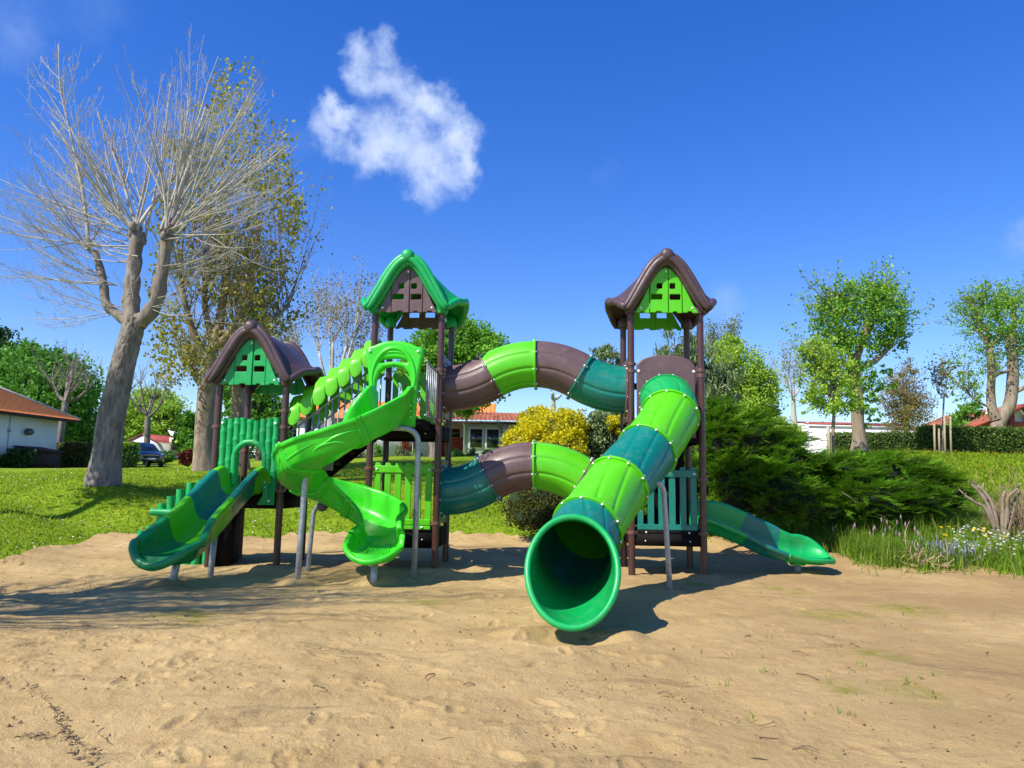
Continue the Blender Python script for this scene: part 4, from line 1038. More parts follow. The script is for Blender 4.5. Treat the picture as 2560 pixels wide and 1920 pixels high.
crown_tree('shrub', 'golden yellow flowering shrub behind the two crawl tunnels', 1180, 1060, 20, [(1180, 945, 0, 62, 55), (1225, 925, .2, 42, 42), (1130, 965, -.2, 42, 42), (1200, 990, -.3, 58, 55), (1115, 1000, -.3, 28, 32), (1160, 900, .3, 34, 24), (1240, 970, 0, 26, 46), (1150, 1010, -.4, 50, 40)],
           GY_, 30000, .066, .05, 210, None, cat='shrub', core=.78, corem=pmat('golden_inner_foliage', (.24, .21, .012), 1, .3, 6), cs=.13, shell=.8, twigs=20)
crown_tree('shrub', 'grey green shrub with a few yellow blooms right of the golden shrub', 1300, 1060, 20.5, [(1290, 940, 0, 40, 48), (1325, 930, .3, 40, 55), (1275, 1000, 0, 38, 48), (1320, 1000, .2, 50, 50), (1350, 970, .3, 40, 50)], G5, 13000, .13, .055, 211, None, cat='shrub', core=.65, corem=DKC, cs=.15, shell=.7, twigs=20)
crown_tree('flowers_of_broom' if False else 'shrub', 'small bright yellow bloom patch beside the right tower post', 1330, 1040, 20, [(1328, 912, 0, 17, 14), (1340, 925, 0, 10, 18), (1318, 925, 0, 10, 10)], GY_, 1300, .09, .07, 212, None, cat='shrub', core=.5, corem=DKC, twigs=6)
crown_tree('hedge', 'low clipped box bush under the lower crawl tunnel', 1165, 1140, 17.3, [(1125, 1090, 0, 38, 45), (1170, 1085, 0, 45, 52), (1215, 1095, 0, 36, 46), (1150, 1115, -.3, 52, 28), (1200, 1115, -.3, 45, 28)], leafmat('box_leaf', [(.05, .075, .012), (.09, .11, .016), (.16, .15, .018)], .25), 15000, .05, .035, 213, None, cat='bush', core=.74, corem=DKC, cs=.2, shell=.82, twigs=8)
# round pollarded plane tree on the right
def pollard(label, u, Y, trunk, rr, limbs, blobs, n, seed, leafm=G1, bark=BARKT, group=None):
    g = np.random.default_rng(seed); x0 = at(u, 1000, Y)[0]; z0 = gz(x0, Y); th = thing('pollarded_tree', label, 'tree', (x0, Y, z0), group)
    for i, (pts, r_) in enumerate(zip(trunk, rr)):
        P = PX(pts, Y)
        if i == 0: P[0, 2] = z0 - .2
        obj('trunk', trunk_mesh(P, r_, 20, .035, seed + i), bark, th, smooth=True)
    mb = MB(); tips = []
    for pts, r0 in limbs:
        Q = catmull(PX(pts, Y), 10); Q[:, 1] += np.linspace(0, g.normal(0, .5), 10); mb.tube(Q, np.linspace(r0, r0 * .55, 10), 8, noise=.12)
        for q in Q[4:]:
            for _ in range(4):
                a = g.normal((pts[-1][0] - u) / 150, .5); grow_whip(mb, q, [sin(a), g.normal(0, .5), cos(a)], g.uniform(.8, 2.1), .018, g, 5, .5, 3, .25, False, tips=tips)
    obj('branches', mb, bark, th, kind='stuff')
    px = Y / 1609; B = []
    for (bu, bv, dy, ru, rv) in blobs:
        c = at(bu, bv, Y + dy); B.append((c[0], c[1], c[2], ru * px, ru * px, rv * px))
    P = blob_points(B, n, g, .5, n // 18, .10)
    cand = np.concatenate([p for p, d in tips]); P = np.concatenate([P, cand[g.choice(len(cand), n // 4)] + g.normal(0, .08, (n // 4, 3))])
    obj('leaves', leaves_at(P, g, .105, .085, None, 0), leafm, th, kind='stuff')
    return th
G6 = leafmat('plane_leaf', [(0.084, 0.262, 0.048), (0.143, 0.381, 0.048), (0.333, 0.571, 0.043), (0.476, 0.666, 0.048)], .4)
pollard('round-crowned pollarded tree with smooth thick trunk in front of the white mobile home', 1857, 30, [[(1857, 985), (1856, 950), (1853, 915), (1851, 870), (1845, 800), (1842, 770)]], [[.34, .26, .24, .25, .24, .2]],
        [([(1845, 790), (1860, 735), (1868, 690), (1872, 660)], .17), ([(1846, 800), (1890, 780), (1925, 740), (1935, 700)], .13), ([(1843, 780), (1820, 730), (1800, 690), (1790, 660)], .13), ([(1850, 830), (1810, 800), (1785, 760)], .1), ([(1858, 750), (1885, 700), (1905, 650)], .1)],
        [(1855, 685, 0, 98, 74), (1800, 690, 0, 52, 56), (1910, 690, 0, 56, 64), (1855, 645, 0, 76, 38), (1840, 760, 0, 56, 50), (1925, 740, 0, 34, 40), (1850, 830, 0, 46, 55), (1790, 760, 0, 40, 45), (1875, 880, 0, 30, 40), (1905, 820, 0, 30, 30)], 15000, 401, G6)
pollard('two-stemmed pollarded tree with patchy bark before the red timber house', 2150, 38, [[(2150, 985), (2152, 930), (2166, 900), (2182, 868), (2188, 810), (2185, 740), (2186, 705)], [(2152, 905), (2143, 885), (2140, 850), (2142, 790), (2138, 745)]], [[.42, .34, .31, .29, .27, .25, .18], [.25, .22, .2, .19, .15]],
        [([(2138, 750), (2120, 720), (2105, 705)], .14), ([(2140, 745), (2165, 725), (2170, 690), (2165, 660)], .14), ([(2186, 720), (2200, 690), (2205, 650)], .15), ([(2186, 760), (2220, 740), (2250, 700)], .12), ([(2186, 850), (2230, 825), (2260, 800)], .12), ([(2140, 880), (2110, 865), (2085, 835)], .07), ([(2185, 800), (2150, 810), (2130, 830)], .09), ([(2140, 730), (2120, 690), (2110, 660)], .1)],
        [(2170, 680, 0, 90, 60), (2110, 690, 0, 56, 60), (2220, 690, 0, 90, 70), (2100, 780, 0, 48, 50), (2250, 780, 0, 60, 70), (2090, 850, 0, 36, 40), (2180, 740, 0, 60, 40), (2150, 640, 0, 60, 30)], 13000, 402, G6)
crown_tree('young_tree', 'slim young tree with thin pale trunk left of the pollarded tree', 1798, 990, 27, [(1770, 770, 0, 45, 48), (1800, 800, 0, 50, 55), (1750, 820, 0, 32, 48), (1790, 860, 0, 50, 45), (1835, 850, 0, 35, 45), (1760, 870, 0, 35, 30), (1745, 755, 0, 20, 25)], G3, 7000, .095, .075, 214,
           ([(1798, 990), (1799, 940), (1802, 890), (1806, 850), (1808, 800)], [.07, .06, .06, .05, .035]), BARKT, cs=.13, shell=.3, clumps=190)
crown_tree('olive_tree', 'olive brown budding tree between the pollarded tree and the staked sapling', 1960, 960, 46, [(1955, 830, 0, 38, 45), (1940, 880, 0, 40, 40), (1985, 880, 0, 38, 40), (1960, 800, 0, 18, 30), (1950, 910, 0, 55, 30), (1925, 850, 0, 28, 40)], GO, 10000, .11, .07, 215, ([(1958, 980), (1958, 880)], [.2, .12]), BARK, cs=.16, shell=.25, twigs=140)
bare_tree('bare_tree', 'grey bare tree above a twisted stump left of the slim young tree', 1715, 42, [(1722, 985), (1718, 940), (1715, 900), (1714, 860)], [.22, .2, .14, .1], [(1700, 830, .05), (1714, 820, .06), (1730, 835, .05), (1690, 860, .04), (1745, 870, .04)], 307, BARKL, 9, (1.6, 2.7), 25, .022, (G5, 500, .07))
bare_tree('young_tree', 'thin sapling with sparse coppery leaves tied between wooden stakes', 2037, 31, [(2037, 985), (2037, 930), (2038, 880), (2040, 850)], [.045, .04, .035, .03], [(2040, 845, .03), (2030, 860, .025), (2052, 858, .025)], 308, BARKT, 6, (1.1, 1.9), 42, .013, (leafmat('copper_leaf', [(.14, .12, .04), (.2, .16, .05), (.16, .2, .04)], .3), 190, .085), .22, .35)
crown_tree('shrub', 'pale green bush behind the hedge near the red timber house', 2090, 960, 48, [(2095, 905, 0, 36, 34), (2070, 925, 0, 30, 28), (2115, 930, 0, 30, 28)], G2, 3200, .22, .16, 216, None, cat='shrub', cs=.16, shell=.3)
crown_tree('shrub', 'loose green thicket behind the spreading juniper', 1680, 975, 36, [(1660, 930, 0, 50, 34), (1705, 945, 0, 35, 24), (1625, 915, 0, 40, 40)], G3, 8000, .2, .08, 217, None, cat='shrub', cs=.15, shell=.4, core=.5, corem=DKC, upb=1.2)
# far-off woods closing the horizon
g = np.random.default_rng(55); B = []
for i in range(64):
    x = -95 + 190 * (i + g.random() * .7) / 64; y = g.uniform(98, 125); h = g.uniform(1.7, 3.6); B.append((x, y, gz(x, y) + h * .5, g.uniform(2.5, 4.5), 3.0, h))
mb = leaves_at(blob_points(B, 42000, g, .75, 3000, .16), g, .5, .4); obj('far_woods', mb, leafmat('far_leaf', [(.05, .09, .03), (.07, .12, .04), (.10, .14, .04)], .3), kind='stuff')

# ---- hedges
def hedge(label, p0, p1, h, w, leafm, n, seed, L=.07, name='hedge'):
    """clipped hedge between two ground points"""
    g = np.random.default_rng(seed); p0 = np.asarray(p0, float); p1 = np.asarray(p1, float)
    th = thing(name, label, 'hedge', ((p0[0] + p1[0]) / 2, (p0[1] + p1[1]) / 2, gz((p0[0] + p1[0]) / 2, (p0[1] + p1[1]) / 2)))
    Ln = np.linalg.norm(p1 - p0); d = (p1 - p0) / Ln; nrm = np.array([-d[1], d[0]])
    mb = MB(); m_ = 24; G = []
    for i in range(m_ + 1):
        q = p0 + d * Ln * i / m_; z = gz(*q); prof = [(-w / 2, -.2), (-w / 2, h * .5), (-w / 2 * .95, h * .95), (0, h), (w / 2 * .95, h * .95), (w / 2, h * .5), (w / 2, -.2)]
        G.append([(q[0] + nrm[0] * a * .86, q[1] + nrm[1] * a * .86, z + b_ * .93) for a, b_ in prof])
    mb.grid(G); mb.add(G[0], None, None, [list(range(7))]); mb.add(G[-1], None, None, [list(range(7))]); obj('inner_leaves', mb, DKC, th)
    s = g.random(n) * Ln; f = g.random(n); a = np.where(f < .42, -w / 2, np.where(f < .84, g.uniform(-w / 2, w / 2, n), w / 2)); b_ = np.where((f >= .42) & (f < .84), h, g.uniform(-.05, h, n))
    ends = g.random(n) < min(.15, w / Ln); s = np.where(ends, np.where(g.random(n) < .5, 0, Ln), s); a = np.where(ends, g.uniform(-w / 2, w / 2, n), a); b_ = np.where(ends, g.uniform(0, h, n), b_)
    P = np.stack([p0[0] + d[0] * s + nrm[0] * a, p0[1] + d[1] * s + nrm[1] * a, b_], 1)
    P[:, 2] += ground_z(P[:, 0], P[:, 1]); P += g.normal(0, .045, (n, 3)) + np.array([0, 0, 1]) * (fbm(P[:, 0] * 1.1, P[:, 1] * 1.1, 3, seed) * .16)[:, None]
    obj('leaves', leaves_at(P, g, L * 1.4, L), leafm, th, kind='stuff'); return th
HG = leafmat('hedge_leaf', [(0.064, 0.12, 0.022), (0.11, 0.184, 0.03), (0.184, 0.276, 0.037)], .25)
hedge('long trimmed dark green hedge along the top of the right meadow', (at(1995, 970, 34)[0], 34.2), (at(2330, 970, 33)[0], 33.0), 1.15, 1.0, HG, 15000, 501)
hedge('shaded lower hedge in front of the white mobile home', (at(1800, 960, 37)[0], 37.5), (at(2010, 960, 36)[0], 35.5), .92, .9, HG, 6000, 502)
hedge('clipped hedge with browning leaves between house and big bare trunk', (at(131, 1000, 47)[0], 47), (at(192, 1000, 45)[0], 45.5), 1.45, .9, leafmat('browning_leaf', [(.07, .11, .02), (.14, .15, .03), (.2, .16, .05)], .25), 4500, 503, .11)
hedge('small square green hedge beside the dark parked car', (at(240, 1000, 48)[0], 48.5), (at(279, 1000, 48)[0], 48), 1.55, 1.3, G3, 3600, 504, .12)
crown_tree('bush', 'round dark green bush in front of the parked car bonnet', 408 - 2, 1000, 54, [(410 - 3, 990, 0, 1, 1)], G4, 10, .1, .1, 218, None, cat='bush') if False else None
crown_tree('bush', 'round green bush just right of the dark parked car', 355, 1000, 55, [(352, 990, 0, 15, 14), (362, 988, 0, 12, 13), (345, 984, 0, 11, 9)], G2, 1800, .16, .12, 219, None, cat='bush', core=.8, corem=DKC, twigs=4)
crown_tree('bush', 'dark red leaved bush left of the olive-leaved tree trunk', 400, 1000, 42, [(398, 988, 0, 12, 14), (408, 984, 0, 13, 13), (402, 1000, 0, 14, 9)], RED, 2400, .13, .09, 220, None, cat='bush', core=.7, corem=pmat('red_inner_foliage', (.05, .012, .01), 1, .2), twigs=6)
crown_tree('bush', 'dark leafy bush against the white house wall', 25, 1012, 39.5, [(10, 1000, 0, 26, 20), (40, 990, 0, 14, 20), (30, 975, 0, 7, 12), (60, 985, 0, 12, 16), (48, 975, 0, 5, 10)], G4, 3400, .18, .13, 221, None, cat='bush', core=.6, corem=DKC, twigs=14)
for i, (u, w, hh, m_, lab) in enumerate([(700, 22, 26, G4, 'dark spiky shrub below the stairs in front of the long house'), (752, 24, 20, G4, 'low dark shrub in front of the long house porch'), (812, 24, 28, G2, 'loose green shrub against the white wall left of the red shutters'),
                                         (868, 22, 26, G5, 'grey green shrub under the red shutters'), (900, 14, 20, G2, 'thin shrub right of the red shutters'), (985, 20, 20, G1, 'bright green plant below the red siding'), (1020, 16, 22, G2, 'small leafy shrub below the wing windows'), (1052, 14, 16, G1, 'low green plant at the right of the wing windows'), (770, 60, 10, G4, 'dark low planting along the foot of the long house')]):
    crown_tree('shrub', lab, u, 1000, 36.5, [(u, 990 - hh * .35, 0, w * .7, hh * .75), (u - w * .5, 995 - hh * .2, 0, w * .5, hh * .5), (u + w * .5, 993 - hh * .2, 0, w * .5, hh * .5)], m_, 700, .12, .07, 230 + i, None, cat='shrub', twigs=22, shell=.4, upb=.8)

# ---- spreading juniper: feathery sprays swept outward in tiers
def spray_template(g, n=11):
    """one feathery branchlet along +x: (verts, tris)"""
    V = []; Tt = []
    for i in range(n):
        s = i / (n - 1); x = s; z = .22 * s * s - .1 * s; w = .30 * (1 - s) ** .7 + .05
        for sd_ in (-1, 1):
            b = len(V); tipx = x + w * .75; V += [(x - .035, 0, z), (x + .05, 0, z + .01), (tipx, sd_ * w * .85, z + g.uniform(-.02, .10))]; Tt.append((b, b + 1, b + 2))
        b = len(V); V += [(x - .03, -.012, z), (x - .03, .012, z), (x + .16, 0, z + .1 + .04 * g.random())]; Tt.append((b, b + 1, b + 2))
    return np.array(V), np.array(Tt)
def juniper(name, label, blobs, n, seed, leafm, Y, u, size=.5):
    """arching plumes of feathery sprays in tiers round a dark inside"""
    g = np.random.default_rng(seed); px = Y / 1609; B = []
    for (bu, bv, dy, ru, rv) in blobs:
        c = at(bu, bv, Y + dy); B.append((c[0], c[1], c[2], ru * px, (ru * .9) * px, rv * px))
    x0 = at(u, 1000, Y)[0]; th = thing(name, label, 'shrub', (x0, Y, gz(x0, Y)))
    Bn = np.array(B); w = (Bn[:, 3] * Bn[:, 5]); w /= w.sum(); C, AX, UP, SC_ = [], [], [], []; st = MB()
    for _ in range(n):
        b_ = Bn[g.choice(len(B), p=w)]; d = g.normal(0, 1, 3); d[1] -= .4; d[2] += .3; d = unit(d)
        tip = b_[:3] + d * b_[3:6] * g.uniform(.82, 1.1); ax0 = unit(np.array([d[0], d[1], d[2] * .35]) + np.array([.45, -.25, .12]) + g.normal(0, .22, 3)); L = g.uniform(.55, 1.15) * size * 2.2
        base = tip - ax0 * L; pl = unit(np.cross(ax0, [0, 0, 1.]) + g.normal(0, .15, 3)); upv = np.cross(pl, ax0); upv *= np.sign(upv[2]) or 1
        if g.random() < .12: st.tube([base, (base + tip) / 2 + upv * .08 * L, tip], [.014, .01, .004], 4, cap=False)
        m_ = 15
        for i in range(m_):
            s_ = .28 + .72 * i / (m_ - 1); p = base + ax0 * L * s_ + upv * L * (.26 * s_ - .22 * s_ * s_) * 1.6; sd_ = 1 if i % 2 else -1
            axs = unit(ax0 * 1.0 + pl * sd_ * (.95 * (1.15 - s_)) + upv * (.25 - .35 * s_) + g.normal(0, .10, 3))
            if i == m_ - 1: axs = unit(ax0 - upv * .15)
            C.append(p); AX.append(axs); UP.append(unit(upv + g.normal(0, .25, 3))); SC_.append(size * g.uniform(.45, .8) * (1.05 - .45 * s_))
    C = np.array(C); ax = np.array(AX); upv = np.array(UP); sc = np.array(SC_); side = np.cross(upv, ax); side /= np.linalg.norm(side, axis=1)[:, None]; upv = np.cross(ax, side)
    n = len(C); mb = MB(); tm = [spray_template(g, 9) for _ in range(4)]
    for k in range(4):
        sel = np.arange(n) % 4 == k; V, Tt = tm[k]
        Wd = C[sel][:, None] + sc[sel][:, None, None] * (V[None, :, :1] * ax[sel][:, None] + V[None, :, 1:2] * side[sel][:, None] + V[None, :, 2:] * upv[sel][:, None])
        m_ = len(Wd); mb.add(Wd.reshape(-1, 3), None, (np.arange(m_)[:, None, None] * len(V) + Tt[None]).reshape(-1, 3))
    obj('sprays', mb, leafm, th, kind='stuff')
    obj('dark_core', core_mesh(B, .58, seed), pmat('juniper_core_shade', (.012, .022, .008), 1.0, .3, 4), th, smooth=True)  # solid near-black core; shade in the gaps between plumes is in its colour
    obj('stems', st, BARKD, th, kind='stuff')
JL = leafmat('juniper_spray', [(0.054, 0.155, 0.009), (0.089, 0.226, 0.012), (0.193, 0.417, 0.019), (0.303, 0.572, 0.028)], .3, .6, .2, .9)
juniper('juniper', 'wide spreading dark juniper filling the space right of the right tower', [(1575, 960, .5, 62, 75), (1640, 960, .2, 75, 70), (1700, 1000, 0, 85, 70), (1600, 1060, -.2, 80, 75), (1690, 1070, -.5, 90, 70), (1540, 1020, .6, 60, 100), (1560, 900, .8, 50, 40), (1480, 1040, .8, 60, 90), (1420, 1080, .9, 50, 60), (1740, 1100, -.7, 55, 50)], 760, 601, JL, 16.2, 1640, .46)
juniper('juniper', 'lower spreading juniper mound reaching the right meadow', [(1820, 1040, 0, 90, 60), (1920, 1030, .3, 100, 52), (2010, 1050, .4, 80, 50), (1880, 1085, -.6, 100, 55), (1980, 1090, -.3, 85, 48), (2050, 1075, .3, 55, 40), (1790, 1100, -.5, 60, 50), (1750, 1050, .1, 50, 55)], 700, 602, JL, 16.6, 1900, .42)

# ---- cut-back bush, dry heap, canes, lavender, thistles
def canes(name, label, cat, mats, u, Y, specs, r0, seed, leaf=None):
    g = np.random.default_rng(seed); x0, z0 = at(u, 1000, Y)[0], 0; z0 = gz(x0, Y); th = thing(name, label, cat, (x0, Y, z0))
    for pts in specs:
        P = PX(pts, Y); P[0] = (x0 + (P[0, 0] - x0) * .35, Y, z0 - .08); Q = catmull(P, 12); Q[:, 1] += np.linspace(0, g.normal(0, .15), 12)
        mb = MB(); mb.tube(Q, np.linspace(r0, r0 * .55, 12) * (1 + .25 * np.sin(np.arange(12) * 2.3)), 8, noise=.2, seed=seed); 
        for _ in range(3): 
            e = Q[-1]; dd = unit([g.normal(0, 1), g.normal(0, .5), 1]); mb.tube([e, e + dd * g.uniform(.05, .16)], [r0 * .45, r0 * .2], 4)
        obj('branch', mb, mats, th, smooth=True)
    return th
canes('cut_bush', 'leafless cut-back bush of knobbly pale brown stems on the right bank', 'bush', BARKT, 2152, 14.9,
      [[(2155, 1145), (2135, 1105), (2110, 1085), (2090, 1070)], [(2155, 1145), (2140, 1100), (2118, 1060), (2105, 1045)], [(2155, 1145), (2150, 1100), (2130, 1060), (2118, 1050)], [(2158, 1145), (2165, 1110), (2163, 1080), (2168, 1060)], [(2160, 1145), (2172, 1105), (2170, 1075), (2188, 1055)], [(2165, 1145), (2186, 1110), (2190, 1080), (2196, 1068)], [(2155, 1145), (2160, 1100), (2150, 1075), (2152, 1058)]], .045, 701)
g = np.random.default_rng(66)
def stick_heap(name, label, u, Y, w, h, n, r, m_, seed, cat):
    g = np.random.default_rng(seed); x0 = at(u, 1000, Y)[0]; th = thing(name, label, cat, (x0, Y, gz(x0, Y))); mb = MB()
    for i in range(n):
        a = g.uniform(-1, 1); s = np.array([x0 + g.normal(0, w * .35), Y + g.normal(0, w * .3), 0]); s[2] = gz(s[0], s[1]) + abs(g.normal(0, h * .4)); L_ = g.uniform(.3, 1) * w
        e = s + np.array([cos(a * 3) * L_ * .7, g.normal(0, .3) * L_, abs(g.normal(.3, .35)) * h * 1.6]); mb.tube(catmull([s, (s + e) / 2 + g.normal(0, .05, 3), e], 5), np.linspace(r, r * .4, 5), 4)
    obj('twigs', mb, m_, th, kind='stuff'); return th
DRY = barkmat('dry_straw', (.34, .24, .13), (.55, .42, .26), 8, .3)
stick_heap('twig_pile', 'small pile of dry straw-coloured stalks lying at the sand edge', 1985, 13.5, .5, .22, 42, .012, DRY, 702, 'twig pile')
stick_heap('dry_heap', 'heap of dry brown cuttings at the right edge of the picture', 2225, 15, .9, .75, 420, .008, barkmat('dry_cuttings', (.17, .11, .07), (.36, .25, .16), 8, .3), 703, 'cuttings heap')
def spikes(name, label, cat, u, Y, n, w, h, stemm, headm, seed, hr=.018):
    g = np.random.default_rng(seed); x0 = at(u, 1000, Y)[0]; th = thing(name, label, cat, (x0, Y, gz(x0, Y))); st = MB(); hd = MB()
    for i in range(n):
        b = np.array([x0 + g.normal(0, w * .3), Y + g.normal(0, w * .25), 0]); b[2] = gz(b[0], b[1]); e = b + [g.normal(0, .12), g.normal(0, .1), h * g.uniform(.6, 1.1)]
        st.tube([b, e], [.005, .003], 3); hd.lathe([(0, -.05), (hr, -.03), (hr * 1.1, .01), (0, .06)], e, 6)
    obj('stems', st, stemm, th, kind='stuff'); obj('flower_heads', hd, headm, th, kind='stuff')
spikes('lavender', 'grey blue lavender clump in the grass left of the white daisies', 'lavender', 2035, 13.9, 150, .6, .30, leafmat('lavender_stem', [(.24, .27, .22), (.32, .34, .30)], .2), pmat('lavender_flower', (.27, .28, .33), .9, .2, 8), 704, .010)
spikes('thistle', 'mauve flowering weeds in front of the juniper', 'wildflower', 1905, 14.3, 22, 1.3, .6, G2, pmat('mauve_flower', (.33, .22, .27), .9, .25, 8), 705, .013)
# wooden stakes round the sapling
STK = barkmat('stake_wood', (.30, .24, .16), (.46, .38, .27), 5, .3)
for i, (u, v0, v1) in enumerate([(2021, 915, 981), (2031, 925, 983), (2043, 898, 985), (2056, 900, 986)]):
    Yk = 29.5 + (i % 2) * 1.2; e = at(u - 3, v0, Yk); x0 = at(u, 1000, Yk)[0]; th_lab = ['leftmost stake with a white tag round the sapling', 'thin stake next to the tagged one by the sapling', 'middle stake touching the sapling crossbar', 'rightmost leaning stake round the sapling'][i]
    mb = MB(); mb.tube([(x0, Yk, gz(x0, Yk) - .2), (x0 * .6 + e[0] * .4, Yk, e[2] * .5 + gz(x0, Yk) * .5), e], [.042, .042, .038], 8); 
    if i == 3:
        f = at(2036, 907, Yk); mb.tube([f, e + [0, 0, -.12]], .035, 6)
    o = obj('stake', mb, STK, None, smooth=True, loc=(x0, Yk, gz(x0, Yk)), label=th_lab, cat='stake', group='stakes round the sapling')
mb = MB(); x0 = at(1798, 1000, 26.7)[0]; mb.tube([(x0 - .08, 26.7, gz(x0, 26.7) - .2), (x0 - .1, 26.7, at(1797, 920, 26.7)[2])], .06, 8); obj('stake', mb, STK, None, smooth=True, loc=(x0, 26.7, gz(x0, 26.7)), label='wooden stake tied to the slim young tree left of the pollarded tree', cat='stake')
# slim post with a grey box in the long house bed
p = at(891, 985, 36); zz = gz(p[0], 36)
sg = thing('sign_post', 'slim post with a grey plate in front of the red shutters', 'sign post', (p[0], 36, zz))
mb = MB(); mb.tube([(p[0], 36, zz - .1), (p[0], 36, at(891, 955, 36)[2])], .03, 6); obj('pole', mb, M['galv'], sg)
mb = MB(); c = at(891, 953, 36); mb.box(c, (.26, .05, .62)); obj('plate', mb, M['grey'], sg)
# standard rose-like little tree in front of the wing windows
bare_tree('young_tree', 'little bare standard tree with a round knot of twigs by the wing windows', 1083, 36, [(1083, 1000), (1083, 960), (1083, 935)], [.05, .045, .04], [(1083, 928, .05)], 309, BARK, 16, (.35, .7), 70, .014)
# trees beyond the left edge whose shadows cross the sand and the lawn
def edge_tree(label, x, y, h, seed, nwh, spread, rr, leafy=0, frac=.6):
    g = np.random.default_rng(seed); th = thing('edge_tree', label, 'tree', (x, y, gz(x, y))); z = gz(x, y)
    P = np.array([(x, y, z - .2), (x + .05, y, z + h * frac * .5), (x - .05, y, z + h * frac)]); obj('trunk', trunk_mesh(P, [rr, rr * .85, rr * .6], 16, .04, seed), BARK, th, smooth=True)
    mb = MB(); tp = catmull(P, 12)
    for i in range(nwh):
        a = g.random() * 2 * pi; t_ = R_(g.uniform(5, spread)); q = tp[g.integers(8, 12)]
        grow_whip(mb, q, [sin(t_) * cos(a), sin(t_) * sin(a), cos(t_)], g.uniform(.25, .5) * h, .16 * rr, g, 10, .4, 4, .3)
    obj('branches', mb, BARKL, th, kind='stuff')
    if leafy:
        P = blob_points([(x, y, z + h * .84, h * .06, h * .06, h * .17)], leafy, g, .2, None, .3); obj('leaves', leaves_at(P, g, .16, .12), G1, th, kind='stuff')
    return th
edge_tree('tall bare tree left of the frame whose trunk shadow falls across the sand', -10.2, 5.8, 11.5, 801, 60, 54, .24)
edge_tree('second bare tree left of the frame casting branch shadows on the sand', -9.9, 4.6, 10.5, 802, 56, 52, .18)
g = np.random.default_rng(803)
th = thing('edge_tree', 'leaning leafy tree left of the frame casting a stripe of shade on the lawn', 'tree', (-13.1, 12.3, gz(-13.1, 12.3)))
P = np.array([(-13.1, 12.3, gz(-13.1, 12.3) - .2), (-14.3, 13.9, 4.6), (-15.3, 15.3, 8.4), (-15.8, 16.0, 10.2)])
obj('trunk', trunk_mesh(P, [.15, .13, .1, .06], 16, .04, 3), BARK, th, smooth=True)
mb = MB()
for q in catmull(P, 20)[11:]:
    for _ in range(3): a = g.random() * 6.28; grow_whip(mb, q, [cos(a) * .5, sin(a) * .5, 1], g.uniform(.7, 1.5), .02, g, 6, .4, 3, .3)
obj('branches', mb, BARKL, th, kind='stuff')
Q = catmull(P, 60)[34:]; Q = Q[g.integers(0, len(Q), 2600)] + g.normal(0, .38, (2600, 3))
obj('leaves', leaves_at(Q, g, .15, .11), G1, th, kind='stuff')
# ================================================================== the play structure
PS = thing('play_structure', 'green and brown plastic play structure with three roofed towers, slides and tunnels on sand', 'play structure', (0, 13, 0))
def tower_frame(x, y, a):
    ca, sa = cos(a), sin(a)
    def L(lx, ly, z=0.0): return np.array([x + lx * ca - ly * sa, y + lx * sa + ly * ca, z])
    return L, np.array([ca, sa, 0]), np.array([-sa, ca, 0])
HS = .585
LR, uxR, uyR = tower_frame(2.615, 13.01, -.040)
LC, uxC, uyC = tower_frame(-1.782, 13.30, -.066)
LL_, uxL, uyL = tower_frame(-4.373, 13.205, -.079)
BOLT = MB()
def bolt(p, n, r=.022):
    n = unit(n); BOLT.lathe([(r, 0), (r * .9, .012), (r * .4, .018), (0, .019)], p, 8, n)

# ---- posts with clamps
def posts(L, top, collars):
    for i, (cx, cy) in enumerate(((-HS, -HS), (HS, -HS), (-HS, HS), (HS, HS))):
        p = L(cx, cy); z0 = gz(p[0], p[1]) - .15
        mb = MB(); a = np.linspace(0, 2 * pi, 33)[:-1]
        mb.lathe([(.0, z0), (.057, z0), (.057, top), (0, top)], (p[0], p[1], 0), 20); o = obj('post', mb, M['post'], PS, sharp=40)
        for z in collars[i]:
            mb = MB(); mb.lathe([(.058, -.032), (.068, -.03), (.072, 0), (.068, .03), (.058, .032)], (p[0], p[1], z), 20)
            for s in (-1, 1): mb.box(p + np.array([s * .072, -.01, z]), (.03, .035, .045))
            obj('collar', mb, M['collar'], o, sharp=50)
posts(LR, 4.5, [[3.52, 3.40, 1.60, .72], [3.42, 3.33, 2.1, 1.60, .72], [3.52, 3.40], [3.4]])
posts(LC, 4.5, [[3.75, 1.70, 2.3], [3.40, 3.33, 2.52, 1.82, 1.68, .8], [3.4], [3.4, 1.8]])
posts(LL_, 3.2, [[2.36, 1.3], [2.64, 2.36, 1.3], [2.0], [2.3]])

# ---- decks
def deck(L, ux, uy, z, x0=-HS - .02, x1=HS + .02, y0=-HS - .02, y1=HS + .02, th=.05, skirt=.2, name='deck'):
    M3 = np.stack([ux, uy, [0, 0, 1]], 1); mb = MB()
    c = L((x0 + x1) / 2, (y0 + y1) / 2); w, d = x1 - x0, y1 - y0
    mb.box(c + [0, 0, z - th / 2], (w, d, th), M=M3)
    for s in (-1, 1):
        mb.box(c + uy * s * (d / 2 - .022) + [0, 0, z - th - skirt / 2], (w - .01, .04, skirt), M=M3)
        mb.box(c + ux * s * (w / 2 - .024) + [0, 0, z - th - skirt / 2], (.04, d - .09, skirt), M=M3)
    for k in range(3): mb.box(c + ux * (k - 1) * w * .25 + [0, 0, z - th - .05], (.04, d - .09, .1), M=M3)
    o = obj(name, mb, M['black'], PS)
    for s in (-.3, .3): bolt(c + ux * s * w - uy * (d / 2) + [0, 0, z - th - .12], -uy, .012)
    return o
deck(LR, uxR, uyR, 2.45); deck(LR, uxR, uyR, .76)
deck(LC, uxC, uyC, 2.47); deck(LC, uxC, uyC, .70, skirt=.26)
deck(LC, uxC, uyC, 2.49, -.5, .46, -1.36, -.62, .05, .1, 'balcony_deck')
